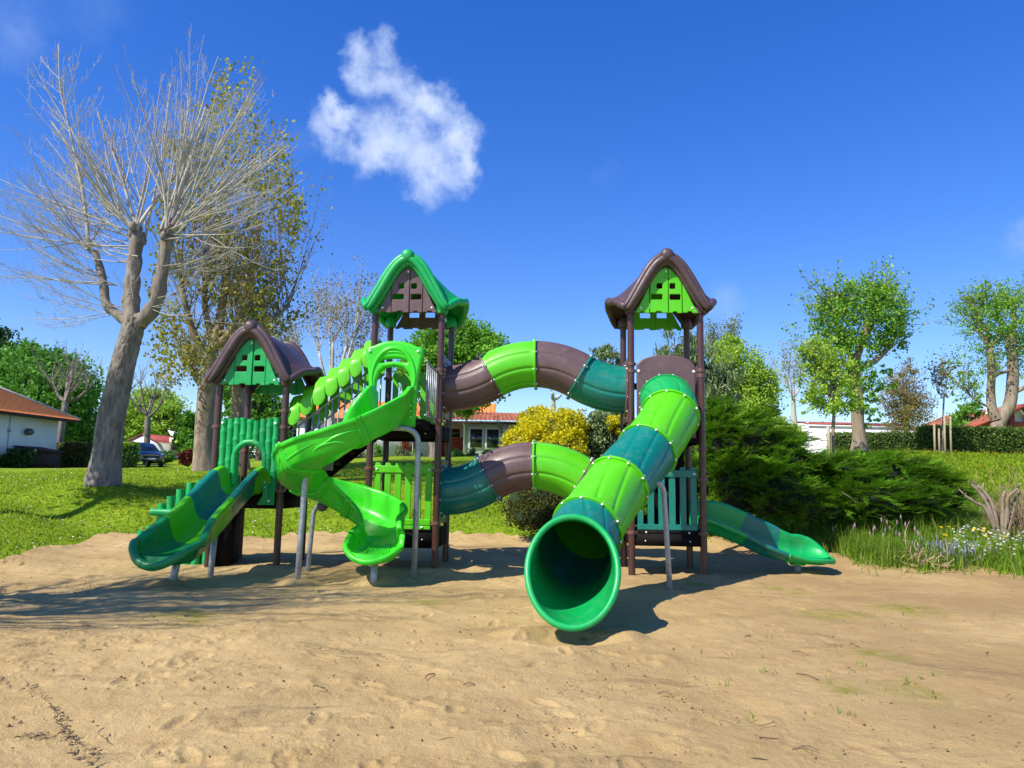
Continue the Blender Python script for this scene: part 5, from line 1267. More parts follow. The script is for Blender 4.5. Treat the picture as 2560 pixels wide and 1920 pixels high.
deck(LL_, uxL, uyL, 1.29, skirt=.24)

# ---- roofs
BELL_S = [0, .1, .2, .32, .45, .6, .75, .88, 1.0]; BELL_F = [1.0, .985, .945, .865, .735, .535, .325, .15, 0.0]
def bell(s):
    s = np.abs(s); xs_ = np.linspace(0, 1, 161); f = np.interp(xs_, BELL_S, BELL_F); kz = np.ones(17) / 17; f2 = np.convolve(np.r_[f[16:0:-1], f, np.full(16, 0.0) - .0], kz, 'same')[16:-16]
    f2 = f2 / f2[0]; return np.interp(s, xs_, f2)
def roof(L, ux, uy, zc, m, gm, knob=True):
    """zc: height of the front corners; ridge .92 above"""
    n, k = 49, 21; S = np.linspace(-1, 1, n); T = np.linspace(-1, 1, k); H = .90; D = .80
    def surf(s, t, off=0.0):
        fl = (1 - t * t)
        Wd = .70 + .215 * fl ** .9; ridge = zc + H - .03 * fl
        f = bell(s); e = zc + .30 * fl * (np.abs(s) ** 3)
        sag = .025 * np.cos(t * 3 * pi) * np.abs(s) ** 4 * fl
        return L(0, 0) + ux * (s * Wd) + uy * (t * D) + np.array([0, 0, 1]) * (zc + f * (ridge - zc) + .28 * fl * np.abs(s) ** 1.2 * (1 - f) + sag)
    G = np.array([[surf(s, t) for t in T] for s in S])
    du = np.gradient(G, axis=0); dv = np.gradient(G, axis=1); N = np.cross(du, dv); N /= np.linalg.norm(N, axis=2)[..., None]
    N *= np.where(N[..., 2:] < 0, -1, 1)
    # shallow fluting that runs down the slopes
    fl = .008 * np.cos(np.linspace(-1, 1, k) * 12 * pi / 2)[None, :, None] * (np.abs(S) ** 1.5)[:, None, None]
    top = G + N * fl; bot = G - N * .05
    mb = MB(); mb.grid(top); mb.grid(bot, flip=True)
    ring_t = np.concatenate([top[:, 0], top[-1, 1:], top[-2::-1, -1], top[0, -2:0:-1]]); ring_b = np.concatenate([bot[:, 0], bot[-1, 1:], bot[-2::-1, -1], bot[0, -2:0:-1]])
    mb.grid(np.stack([ring_t, ring_b]), closed_v=True)
    # rolled verge: a fat outer roll and an inner band, front and back
    for t_, sg in ((-1, -1), (1, 1)):
        E = G[:, 0 if t_ < 0 else -1]; Ne = N[:, 0 if t_ < 0 else -1]
        for off, r, dy, sq in ((.012, .055, .0, 1), (-.060, .068, .035, 1), (-.125, .050, -.012, 1)):
            P = E + Ne * off + uy * sg * dy
            taper = 1 - .35 * np.abs(S) ** 8
            ext = np.vstack([P[0] + (P[0] - P[1]) * .5, P, P[-1] + (P[-1] - P[-2]) * .5]); mb.tube(ext, np.r_[r * .45, r * taper, r * .45], 12)
    for s_ in (0, -1): mb.tube(G[s_] - N[s_] * .03, .066, 12)
    c = surf(0., -1.) - uy * .02
    # knob on the ridge, run back along it
    P = np.array([c + uy * d + [0, 0, -.005] for d in (-.10, -.08, -.03, .1, .3, .5)]); mb.tube(P, [.05, .09, .115, .12, .09, .03], 16)
    o = obj('roof', mb, m, PS, smooth=True)
    for sx in (-1, 1):
        for sy in (-1, 1):
            p = L(sx * HS, sy * HS); mb = MB(); mb.lathe([(.058, -.10), (.095, -.09), (.105, .0), (.08, .08), (.06, .1)], p + [0, 0, zc + .02], 14); obj('roof_socket', mb, m, o, sharp=50)
    # gable boards front and back: planks with window openings
    for sg in (-1, 1):
        org = L(0, sg * .70) + np.array([0, 0, zc]); n_out = uy * sg
        def topz(x): return -.07 + .745 * bell(np.asarray(x) / .60) if True else 0
        def zt(x): return np.interp(abs(x), [0, .06, .13, .2, .28, .36, .44, .52], [.70, .69, .63, .54, .40, .24, .07, -.07])
        wins = {1: [(-.165, .335, -.065, .435), (-.26, .145, -.065, .245)], 2: [(.055, .335, .155, .435), (.055, .145, .24, .245)]}
        bounds = [(-.52, -.287, 0.0), (-.273, .026, .016), (.040, .258, .004), (.272, .52, .018)]
        if sg > 0: bounds = [(-.52, -.278, 0.0), (-.284, .036, .016), (.030, .268, .004), (.262, .52, .018)]
        back = MB(); gp = None
        for q, (x0, x1, dp) in enumerate(bounds):
            b0 = -.07 + (.0 if q % 2 else .0)
            xs_ = np.linspace(x1, x0, 14); wav = .006 * np.sin(np.linspace(0, 9, 14) + q)
            jag = [(x0 + (x1 - x0) * f, -.075 + dz) for f, dz in ((0, .0), (.3, .0), (.34, .022), (.62, .022), (.66, -.006), (1, -.006))]
            loop = jag + [(x, float(zt(x))) for x in xs_]
            holes = [rrect(*w, .018, 3) for w in wins.get(q, [])]
            pm = plate('plank', loop, holes, .04, .006, org + n_out * (dp), ux, (0, 0, 1))
            if gp is None:
                gp = obj('gable_panel', pm, gm, PS, sharp=40)
            else: obj('plank', pm, gm, gp, sharp=40)
        mb = MB(); mb.lathe([(.0, .02), (.03, .022), (.036, .032), (.03, .04), (.024, .032), (0, .03)], org + np.array([0, 0, .55]) + n_out * .012, 16, n_out); obj('boss', mb, gm, gp, sharp=40)
        for bx, bz in ((0, .64), (-.43, 0.0), (.43, 0.0)): bolt(org + ux * bx + np.array([0, 0, bz]) + n_out * .03, n_out, .021)
roof(LR, uxR, uyR, 4.46, M['roofb'], M['lime'])
roof(LC, uxC, uyC, 4.46, M['emerald'], M['brown'])
roof(LL_, uxL, uyL, 3.14, M['roofb'], M['emerald'])

# ---- swept tubes
def frames(P):
    T = np.gradient(P, axis=0); T /= np.linalg.norm(T, axis=1)[:, None]
    U = np.cross(T, [0, 0, 1.0]); U /= np.linalg.norm(U, axis=1)[:, None]; V = np.cross(U, T)
    return T, U, V
def tube_section(name, P, r, m, parent, ribs=(), twist=0.0, th=.014, rscale=None, k=180):
    T, U, V = frames(P); a = np.linspace(0, 2 * pi, k, endpoint=False); n = len(P)
    rs = np.ones(n) if rscale is None else rscale
    prof = np.zeros((n, k)); sN = np.linspace(0, 1, n)
    for rb, amp, wd in ribs:
        dd = (a[None] - rb - twist * sN[:, None] + pi) % (2 * pi) - pi; prof += amp * np.exp(-(dd / wd) ** 2)
    prof *= np.clip(np.minimum(sN, 1 - sN) * 14, 0, 1)[:, None]
    def ring(off): rr = (r * rs)[:, None] + off; return P[:, None] + rr[..., None] * (np.cos(a)[None, :, None] * U[:, None] + np.sin(a)[None, :, None] * V[:, None])
    O = ring(prof); I = ring(-th + 0 * prof)
    mb = MB(); mb.grid(O, closed_v=True, flip=True); mb.grid(I, closed_v=True)
    mb.grid(np.stack([O[0], I[0]]), closed_v=True); mb.grid(np.stack([O[-1], I[-1]]), closed_v=True, flip=True)
    return obj(name, mb, m, parent, sharp=38)
def flange(p, t, r, m, parent, w=.035, h=.05, nb=10, bolts=True, u=None):
    t = unit(t); mb = MB(); mb.lathe([(r - .012, -w / 2), (r + h * .85, -w / 2), (r + h, -w / 2 + .008), (r + h, w / 2 - .008), (r + h * .85, w / 2), (r - .012, w / 2)], p, 56, t)
    o = obj('flange', mb, m, parent, sharp=40)
    U = unit(np.cross(t, [0, 0, 1.])); V = np.cross(U, t)
    if bolts:
        for i in range(nb):
            a = 2 * pi * (i + .5) / nb; d = U * cos(a) + V * sin(a)
            for s in (-1, 1): bolt(p + d * (r + h * .55) + t * s * (w / 2), t * s, .017)
    return o
RIB = [(x, -.017, .055) for x in np.radians([20, 62, 104, 146, 188, 230, 300, 342])] 
def crawl_tunnel(A, B, ang, cols, fcols, r, y_off=0.0):
    A = np.asarray(A, float); B = np.asarray(B, float); d = B - A; d[2] = 0; Lh = np.linalg.norm(d); d /= Lh
    R = Lh / (4 * sin(ang)); seg = []; s = 0; z = 0; th = 0
    pts = []
    for q, sg in enumerate((1, -1, -1, 1)):
        a0 = [0, ang, 0, -ang][q]; P = []
        for i in range(15):
            f = ang * i / 14; cur = a0 + sg * f
            # position on the arc
            dx = R * sg * (sin(cur) - sin(a0)); dz = R * sg * (cos(a0) - cos(cur)); P.append((s + dx, z + dz))
        pts.append(P); s, z = P[-1]
    ct = bpy.data.objects.new('crawl_tunnel', None); COL.objects.link(ct); ct.location = Vector(tuple((A + B) / 2)) - PS.location; ct.parent = PS
    for q, P in enumerate(pts):
        W_ = np.array([A + d * a + np.array([0, 0, b]) for a, b in P])
        tube_section('tube_section', W_, r, M[cols[q]], ct, RIB)
        if q < 3:
            t = unit(W_[-1] - W_[-2]); flange(W_[-1], t, r, M[fcols[q]], ct, nb=9)
    return ct
UA = LC(HS + .02, -.02, 3.15); UB = LR(-HS - .02, -.02, 3.12)
crawl_tunnel(UA, UB, R_(31.5), ['brown', 'lime', 'brown', 'teal'], ['brown', 'lime', 'teal'], .415)
LA = LC(HS + .02, -.02, 1.33); LB = LR(-HS - .02, -.02, 1.33)
crawl_tunnel(LA, LB, R_(32.5), ['teal', 'brown', 'lime', 'brown'], ['teal', 'lime', 'brown'], .415)
# square end plates of the tunnels, with wavy edges
def end_plate(L, ux, uy, side, z, m):
    org = L(side * (HS + .0), -.02, z); loop = []
    for (x0, z0), (x1, z1) in zip([(-.5, -.55), (.5, -.55), (.5, .55), (-.5, .55)], [(.5, -.55), (.5, .55), (-.5, .55), (-.5, -.55)]):
        for i in range(10):
            f = i / 10; x = x0 + (x1 - x0) * f; z_ = z0 + (z1 - z0) * f; w = .014 * sin(f * 6 * pi)
            loop.append((x + (w if abs(x0 - x1) < .1 else 0), z_ + (w if abs(z0 - z1) < .1 else 0)))
    pm = plate('end_plate', loop, [circ(0, 0, .40)], .06, .012, org, uy, (0, 0, 1)); o = obj('end_plate', pm, m, PS, sharp=40)
    for i in range(10):
        a = 2 * pi * (i + .5) / 10; bolt(org + uy * .455 * cos(a) + np.array([0, 0, .455 * sin(a)]) + ux * side * .03, ux * side, .018)
    tr = MB(); tr.lathe([(.40, 0), (.45, 0), (.455, .03), (.42, .05), (.40, .05)], org + ux * side * .02, 48, ux * side); obj('collar_ring', tr, m, o, sharp=40)
end_plate(LC, uxC, uyC, 1, 3.15, M['brown']); end_plate(LC, uxC, uyC, 1, 1.33, M['teal'])
end_plate(LR, uxR, uyR, -1, 3.12, M['brown']); end_plate(LR, uxR, uyR, -1, 1.33, M['brown'])
# solid brown panel on the right tower's right side, upper storey; dark sheet added behind, standing for the juniper's shade
pm = plate('side_panel', rrect(-.5, -.5, .5, .55, .1), [rrect(-.2, .1, .2, .4, .05)], .05, .012, LR(HS, 0, 2.98), uyR, (0, 0, 1)); obj('side_panel', pm, M['brown'], PS, sharp=40)
pm = plate('shade_sheet', rrect(-.5, 0, .5, 1.62, .06), [circ(-.2 + .4 * (i % 2), .25 + .3 * i, .07, 16) for i in range(4)], .05, .012, LR(0, HS, .78), uxR, (0, 0, 1)); obj('shade_sheet', pm, M['black'], PS, sharp=40)

# ---- closed tube slide from the right tower
ctr = [LR(.0, -HS + .02, 2.90), at(1447, 899, 11.78), at(1398, 974, 11.15), at(1333, 1050, 10.45), at(1268, 1143, 9.6), at(1240, 1193, 8.95)]
ctr[1][2] += .0
PP = catmull(np.array([LR(.01, -HS + .30, 2.90)] + ctr), 121)[20:]
ts = bpy.data.objects.new('tube_slide', None); COL.objects.link(ts); ts.location = Vector((2.0, 11.0, 0)) - PS.location; ts.parent = PS
RT = .435
RIBS = [(x, -.015, .05) for x in np.radians([25, 60, 95, 130, 165, 230, 310])]
for q, (c, fc) in enumerate((('emerald', 'lime'), ('lime', 'lime'), ('teal', 'lime'), ('lime', 'lime'), ('teal', None))):
    seg = PP[q * 20:q * 20 + 21]; 
    tube_section('tube_section', seg, RT, M[c], ts, RIBS, twist=.35)
    if fc: flange(seg[-1], seg[-1] - seg[-2], RT, M[fc], ts, .045, .035, 10)
# flared exit
tend = unit(PP[-1] - PP[-2]); U = unit(np.cross(tend, [0, 0, 1.])); V = np.cross(U, tend)
rim_c = at(1237, 1243, 7.62); RU = unit(np.array([-1, .02, 0])); RV = (at(1237, 1112, 7.92) - at(1237, 1366, 7.30)) / 2; RV = (at(1238, 1119, 7.95) - at(1236, 1352, 7.40)) / 2; rim_c = (at(1238, 1119, 7.95) + at(1236, 1352, 7.40)) / 2
a = np.linspace(0, 2 * pi, 96, endpoint=False); G = []; n = 26
for i in range(n):
    f = i / (n - 1); e = f * f * (3 - 2 * f)
    c = PP[-1] * (1 - f) + rim_c * f; c[2] += -.02 * sin(pi * f)
    r0 = (np.cos(a)[:, None] * U + np.sin(a)[:, None] * V) * RT
    r1 = np.cos(a)[:, None] * RU * .432 + np.sin(a)[:, None] * RV * np.where(np.sin(a) < 0, 1.0, .98)[:, None]
    G.append(c + r0 * (1 - e) + r1 * e)
G = np.array(G); cen = G.mean(1)[:, None]; dirn = G - cen; dirn /= np.linalg.norm(dirn, axis=2)[..., None]
I = G - dirn * .014
mb = MB(); mb.grid(G, closed_v=True, flip=True); mb.grid(I, closed_v=True); mb.grid(np.stack([G[0], I[0]]), closed_v=True)
ex = obj('slide_exit', mb, M['emerald'], ts, smooth=True)
mb = MB(); rp = G[-1]; nrm = unit(np.cross(RU, RV)); 
rr = []
for i in range(96):
    d = dirn[-1, i]; rr.append([rp[i] + d * (.022 + .034 * cos(b_)) + nrm * .034 * sin(b_) for b_ in np.linspace(0, 2 * pi, 12, endpoint=False)])
mb.grid(np.array(rr), closed_u=True, closed_v=True); obj('exit_rim', mb, M['emerald'], ts, smooth=True)
# entrance panel at the tower
hx = .49
arch = [(-hx, -.62), (hx, -.62), (hx, .58)] + [(hx * cos(b_) * 1.0, .58 + .20 * sin(b_)) for b_ in np.linspace(.12, pi - .12, 18)] + [(-hx, .58)]
org = LR(0, -HS + .01, 2.90)
pm = plate('entrance_panel', arch, [circ(0, 0, .42, 56)], .07, .02, org, uxR, (0, 0, 1)); ep = obj('entrance_panel', pm, M['brown'], PS, sharp=45)
for bx, bz in ((-.46, .50), (.46, .50), (-.46, -.5), (.46, -.5)): bolt(org + uxR * bx + [0, 0, bz] - uyR * .036, -uyR, .026)
for i in range(12):
    b_ = 2 * pi * (i + .5) / 12; bolt(org + uxR * .455 * cos(b_) + np.array([0, 0, .455 * sin(b_)]) - uyR * .036, -uyR, .014)
flange(PP[1], PP[1] - PP[0], RT, M['emerald'], ts, .03, .03, 10, False)
def pipe(name, pts, r, parent, m=None, n=40, noise=0):
    mb = MB(); mb.tube(catmull(pts, n), r, 14); return obj(name, mb, m or M['galv'], parent, smooth=True)
def bent(P0, P1, P2, r=.22, n=7):
    """foot -> corner -> end with a rounded bend"""
    P0, P1, P2 = [np.asarray(p, float) for p in (P0, P1, P2)]; d0 = unit(P0 - P1); d2 = unit(P2 - P1); out = [P0, P0 * .5 + (P1 + d0 * r) * .5]
    for i in range(n + 1):
        f = i / n; out.append((1 - f) ** 2 * (P1 + d0 * r) + 2 * f * (1 - f) * P1 + f * f * (P1 + d2 * r))
    return np.array(out + [P2])
mb = MB(); mb.tube(bent((2.27, 10.7, -.2), (2.17, 10.66, 1.56), (1.74, 10.45, 1.50), .2), .038, 14); obj('support_leg', mb, M['galv'], ts, smooth=True)

# ---- open slides: U-shaped channel swept along a path
def uprof(w, hL, hR, lip=.05, t=.035):
    """closed profile, x across (left -, right +), z up from the bed"""
    def side(s, h):
        q = lip / .05
        inn = [(s * w * .30, .002), (s * w * .42, .03), (s * w * .485, .10), (s * w * .5, min(.17, h * .55)), (s * (w * .5 + .006), h - lip * .8), (s * (w * .5 + .018 * q), h - lip * .22), (s * (w * .5 + .05 * q), h)]
        out = [(s * (w * .5 + .085 * q), h - lip * .22), (s * (w * .5 + .092 * q), h - lip * .8), (s * (w * .5 + .08 * q), h - lip * 1.5), (s * (w * .5 + .05 * q), h - lip * 1.75), (s * (w * .5 + t), min(.17, h * .5)), (s * (w * .475), .0), (s * w * .40, -.045), (s * w * .28, -.055)]
        return inn, out
    iL, oL = side(-1, hL); iR, oR = side(1, hR)
    return np.array([(0, 0)] + iR + oR + [(0, -.058)] + oL[::-1] + iL[::-1])
def chute(name, P, m, parent, wf, hLf, hRf, f0=0.0, f1=1.0, capend=False, bank=None, lip=.05):
    P = np.asarray(P, float); T = np.gradient(P, axis=0); T /= np.linalg.norm(T, axis=1)[:, None]; n = len(P)
    Th = T.copy(); Th[:, 2] = 0; Th /= np.linalg.norm(Th, axis=1)[:, None]
    Rt = np.cross(Th, [0, 0, 1.0]); Up = np.cross(Rt, T)
    G = []
    for i in range(n):
        f = f0 + (f1 - f0) * i / (n - 1); pr = uprof(wf(f), hLf(f), hRf(f), lip)
        r, u = Rt[i], Up[i]
        if bank is not None:
            b_ = bank(f); r, u = r * cos(b_) + u * sin(b_), u * cos(b_) - r * sin(b_)
        G.append(P[i] + pr[:, :1] * r + pr[:, 1:] * u)
    G = np.array(G); mb = MB(); mb.grid(G, closed_v=True); k = G.shape[1]; h = k // 2
    for e, fl in ((0, False), (-1, True)):   # end caps between bed and underside
        g_ = G[e]; inner = [0] + list(range(1, 8)); 
        half = lambda sgn: None
        seqR = list(range(0, 8)); seqRo = list(range(15, 7, -1))
        qs = [(seqR[i], seqR[i + 1], (seqRo[i + 1] if i + 1 < 8 else 8), (seqRo[i] if i < 8 else 8)) for i in range(7)]
        o_ = mb.add(g_, [q if not fl else q[::-1] for q in qs] + [tuple((-x) % k if x != 16 else 16 for x in q)[::-1 if not fl else 1] for q in []])
        seqL = [(-x) % k for x in seqR]; seqLo = [k - 16 + (8 - 8) + j for j in range(8)]
    return obj(name, mb, m, parent, sharp=50), G
def nose(name, p, hd_, m, parent, w, hL, hR, hF_, ext, drop, t=.035, bank=0.0, lip=.05):
    """bathtub end of an open slide: the wall profile turned round in plan, its rim sinking towards the front"""
    h = unit(np.array([hd_[0], hd_[1], 0.])); r = np.cross(h, [0, 0, 1.]); G = []; p = np.asarray(p, float); up = np.array([0, 0, 1.])
    rb, ub = r * cos(bank) + up * sin(bank), up * cos(bank) - r * sin(bank)
    for ph in np.linspace(0, pi, 33):
        s2 = sin(ph) ** 2; hh = (hR if cos(ph) > 0 else hL) * (1 - s2) + hF_ * s2
        pr = uprof(w, hh, hh, lip)[:17]; e = ext / .5 / w * .5
        G.append([p + rb * x * cos(ph) + h * x * sin(ph) * e * 1.0 * (w / .5) ** 0 * 1.0 + ub * z - up * drop * (x / (w * .5)) * s2 * .5 for x, z in pr])
    G = np.array(G); mb = MB(); mb.grid(G); mb.grid(G[[0, -1]][:, :]) if False else None
    return obj(name, mb, m, parent, sharp=55)
sm = lambda f, a, b_: float(np.clip((f - a) / (b_ - a), 0, 1) ** 2 * (3 - 2 * np.clip((f - a) / (b_ - a), 0, 1)))

# left straight slide
S0 = LL_(.02, -HS + .04, 1.29); hd = np.array([-.12, -.993, 0])
prof = [(0, 0), (.2, -.005), (.42, -.08), (.8, -.29), (1.2, -.52), (1.5, -.68), (1.75, -.79), (1.98, -.855), (2.15, -.885), (2.24, -.895)]
PL = catmull([S0 + hd * s + np.array([0, 0, z]) for s, z in prof], 100)
w_ = lambda f: .55 + .25 * sm(f, .5, 1.0)
h_ = lambda f: .16 + .27 * sm(f, -.02, .13) - .16 * sm(f, .60, .98)
ls = bpy.data.objects.new('straight_slide', None); COL.objects.link(ls); ls.location = Vector((-4.9, 11.5, 0)) - PS.location; ls.parent = PS
for q, (a0, a1, c) in enumerate(((0, 20, 'lime'), (20, 40, 'teal'), (40, 61, 'lime'), (61, 99, 'deep'))):
    chute('slide_section', PL[a0:a1 + 1], M[c], ls, w_, h_, h_, a0 / 99, a1 / 99, lip=.07)
nose('slide_lip', PL[-1], PL[-1] - PL[-3], M['deep'], ls, w_(1), h_(1), h_(1), .05, .66, .10, lip=.07)

for s_, dr in ((1.95, .04),):
    c = S0 + hd * 1.98 + np.array([0, 0, -.86]); mb = MB(); mb.tube([c, (-4.76, 10.74, -.2)], .052, 14); obj('support_leg', mb, M['galv'], ls, smooth=True)
c = S0 + hd * 1.05 + np.array([0, 0, -.45]); mb = MB(); mb.tube([c + [.02, 0, -.02], c + [-.03, .0, -1.2]], .045, 14); obj('support_leg', mb, M['galv'], ls, smooth=True)
for s_ in (.08, .16, .12):
    pass
for k in range(3): bolt(S0 + hd * (.10 + .03 * k) + uxL * (.32) + np.array([0, 0, .06 + .09 * k]), uxL, .018)

# right straight slide
S0 = LR(HS - .05, -.05, .78); hd = unit(np.array([.995, .06, 0]))
prof = [(0, 0), (.2, -.005), (.45, -.05), (.8, -.19), (1.15, -.345), (1.45, -.425), (1.7, -.455), (1.85, -.465), (1.98, -.47), (2.04, -.475)]
PRr = catmull([S0 + hd * s + np.array([0, 0, z]) for s, z in prof], 100)
w_ = lambda f: .48 + .10 * sm(f, .6, .9)
hF = lambda f: .40 + .04 * sm(f, 0, .1) - .14 * sm(f, .45, .75) - .03 * sm(f, .8, 1.0)
hN = lambda f: .20 - .09 * sm(f, .3, .8)
bk2 = lambda f: .26 * sm(f, .0, .25)
rs = bpy.data.objects.new('straight_slide', None); COL.objects.link(rs); rs.location = Vector((4.4, 13, 0)) - PS.location; rs.parent = PS
for q, (a0, a1, c) in enumerate(((0, 33, 'emerald'), (33, 58, 'teal'), (58, 99, 'emerald'))):
    _, Gs = chute('slide_section', PRr[a0:a1 + 1], M[c], rs, w_, hF, hN, a0 / 99, a1 / 99, bank=lambda f: -bk2(f))
    if q:
        mb = MB(); mb.tube(np.vstack([Gs[0][8:24]]) , .018, 8); obj('joint_flange', mb, M[c], rs, smooth=True)
nose('slide_lip', PRr[-1], PRr[-1] - PRr[-3], M['emerald'], rs, w_(1), hF(1), hN(1), .05, .6, .06, bank=-bk2(1))
mb = MB(); c = S0 + hd * 1.8 + np.array([0, 0, -.5]); mb.lathe([(.16, 0), (.12, -.1), (.0, -.1)], c, 16); obj('slide_foot', mb, M['emerald'], rs, sharp=40)
mb = MB(); mb.tube([c + [0, 0, -.08], c + [0, 0, -.5]], .05, 12); obj('support_leg', mb, M['galv'], rs, smooth=True)

# spiral slide
RS = .66; xe = -1.87; yc = 11.25; C0 = np.array([xe - RS, yc, 0])
def sp(ph):
    a_ = R_(ph); return C0 + RS * np.array([cos(a_), -sin(a_), 0])
zs = lambda ph: float(np.interp(ph, [-60, 0, 30, 60, 90, 180, 270, 340, 360, 400], [2.50, 2.42, 2.24, 2.03, 1.85, 1.44, 1.0, .66, .56, .44]))
pts = [np.array([xe + .02, yc + .42, 2.50]), np.array([xe + .005, yc + .2, 2.495])] + [np.append(sp(ph)[:2], zs(ph)) for ph in range(0, 346, 15)] + [np.array([xe - .04, yc - .02, .54]), np.array([xe - .05, yc - .14, .46]), np.array([xe - .065, yc - .28, .43]), np.array([xe - .075, yc - .38, .41])]
PSp = catmull(pts, 220)
sw = lambda f: .50 + .06 * sm(f, .05, .2) + .14 * sm(f, .86, .98)
hl = lambda f: .42 + .04 * sm(f, 0, .04) - .13 * sm(f, .06, .24) + .10 * sm(f, .5, .75) - .26 * sm(f, .90, 1.0)   # outer wall (left of travel)
hr = lambda f: .40 + .08 * sm(f, 0, .05) - .22 * sm(f, .08, .26) + .08 * sm(f, .84, .92) - .14 * sm(f, .92, 1.0)
hl2 = lambda f: max(.055, hl(f)); hr2 = lambda f: max(.055, hr(f))
sps = bpy.data.objects.new('spiral_slide', None); COL.objects.link(sps); sps.location = Vector((-2.5, 11.25, 0)) - PS.location; sps.parent = PS
bk = lambda f: -.10 * sm(f, .1, .25) * (1 - sm(f, .85, .95))
o_, GS = chute('chute', PSp[:196], M['spiral'], sps, sw, hl2, hr2, 0, 195 / 219, bank=bk)
o2, GS2 = chute('chute_exit', PSp[195:], M['spiral'], sps, sw, hl2, hr2, 195 / 219, 1.0, bank=bk)
nose('slide_lip', PSp[-1], PSp[-1] - PSp[-3], M['spiral'], sps, sw(1), hl2(1), hr2(1), .05, .55, .08)
# raised straps and swirling relief on the outside of the walls
k = GS.shape[1]
def outer(i, j): return GS[i, j]
for i0 in (44, 82, 118, 150):
    idx = list(range(24, 16, -1)) if False else list(range(8, 25))
    for dx in (-3, 0, 3) if False else (0,):
        A_ = GS[i0][8:25]; mb = MB(); P = A_; nrm = A_ - GS[i0].mean(0); nrm /= np.linalg.norm(nrm, axis=1)[:, None]
        tw = PSp[i0 + 1] - PSp[i0 - 1]; tw /= np.linalg.norm(tw)
        rows = []
        for q in range(len(P)):
            lean_ = tw * (.10 * (q / 8 - 1)); rows.append([P[q] + lean_ * 0 + tw * s_ + nrm[q] * h__ for s_, h__ in ((-.06, -.02), (-.055, .03), (-.02, .036), (-.012, .024), (.012, .024), (.02, .036), (.055, .03), (.06, -.02))])
        mb.grid(np.array(rows)); obj('strap', mb, M['spiral'], sps, smooth=True)
def relief(side, i0, i1, f_of, r=.030):
    """curved bead on the outside of a wall; f_of gives the height fraction along the wall"""
    P = []
    cols_ = [12, 13, 14] if side == 'R' else [20, 19, 18]
    if side == 'L': cols_ = [k - 12, k - 13, k - 14]
    lo, hi = (k - 14, k - 11) if side == 'L' else (14, 11)
    for q, i in enumerate(np.linspace(i0, i1, 24)):
        ii = int(i); f = f_of(q / 23); a_, b_ = GS[ii, lo], GS[ii, hi]; P.append(a_ * (1 - f) + b_ * f)
    mb = MB(); mb.tube(np.array(P), r * np.sin(np.linspace(.25, pi - .25, 24)), 8); return mb
for (sd_, i0, i1, fn_) in (('L', 30, 70, lambda s: .25 + .5 * sin(s * pi)), ('L', 46, 74, lambda s: .1 + .45 * sin(s * pi) ** 2), ('L', 60, 96, lambda s: .8 - .65 * s), ('L', 84, 108, lambda s: .15 + .6 * s), ('L', 76, 100, lambda s: .5 + .3 * sin(s * 2 * pi)),
                           ('R', 118, 150, lambda s: .2 + .6 * s * s), ('R', 130, 165, lambda s: .7 - .5 * sin(s * pi)), ('R', 150, 185, lambda s: .2 + .5 * s), ('L', 100, 130, lambda s: .3 + .5 * sin(s * pi)), ('L', 18, 44, lambda s: .6 - .4 * s)):
    obj('relief', relief(sd_, i0, i1, fn_), M['spiral'], sps, smooth=True)
# anti-slip ridges on the bed of the exit and studs near the lip
for q in range(9):
    x_ = -.16 + .04 * q; P = []
    for i in range(0, len(GS2) - 7, 2):
        c = GS2[i, 0]; r_ = unit(GS2[i, 1] - GS2[i, 0]); P.append(c + r_ * x_ + [0, 0, .004 + .01 * abs(x_ / .2) ** 2])
    mb = MB(); mb.tube(np.array(P), .010 * np.sin(np.linspace(.2, pi - .2, len(P))), 6); obj('grip_ridge', mb, M['spiral'], sps, smooth=True)
for q in range(5):
    mb = MB(); c = GS2[-5, 0]; r_ = unit(GS2[-5, 1] - GS2[-5, 0]); mb.sphere(c + r_ * (-.14 + .07 * q) + np.array([0, 0, .004]), .022, 10, (1, 1, .5)); obj('grip_stud', mb, M['spiral'], sps, smooth=True)
# entrance arch of the spiral slide
org = np.array([xe, yc + .44, 2.46]); ax_ = unit(np.array([1, -.05, 0])); ay_ = np.array([.05, 1, 0])
def mirror(L_): return L_ + [(-x, z) for x, z in L_[::-1] if abs(x) > 1e-6]
outl = mirror([(.36, -.12), (.37, .1), (.385, .45), (.41, .75), (.455, .98), (.465, 1.08), (.44, 1.14), (.34, 1.16), (.24, 1.205), (.12, 1.235), (0.0, 1.245)])
hole = mirror([(.275, .06), (.28, .45), (.27, .62), (.225, .74), (.14, .81), (0, .835)])
slot = mirror([(.19, .885), (.21, .905), (.19, .93), (.1, .95), (0, .955)])[:] 
slot = [(x, z) for x, z in [(-.20, .885), (-.1, .905), (0, .91), (.1, .905), (.20, .885), (.215, .905), (.19, .935), (.1, .955), (0, .96), (-.1, .955), (-.19, .935), (-.215, .905)]]
pm = plate('entrance_arch', outl, [hole, slot], .14, .045, org, ax_, (0, 0, 1), 4); ea = obj('entrance_arch', pm, M['spiral'], PS, sharp=50)
for w_o, h_o, r_ in ((.345, 1.12, .04), (.27, 1.06, .024)):
    zc_ = .62 if w_o > .32 else .90; P = [org + ax_ * (w_o * cos(b_)) + np.array([0, 0, zc_ + (h_o - zc_) * sin(b_)]) - ay_ * .062 for b_ in np.linspace(0.0, pi, 30)]
    if w_o > .32: P = [org + ax_ * .325 + np.array([0, 0, z_]) - ay_ * .062 for z_ in (.1, .3, .5)] + P + [org - ax_ * .325 + np.array([0, 0, z_]) - ay_ * .062 for z_ in (.5, .3, .1)]
    mb = MB(); mb.tube(np.array(P), r_ * np.sin(np.linspace(.4, pi - .4, len(P))), 10); obj('hood_ridge', mb, M['spiral'], ea, smooth=True)
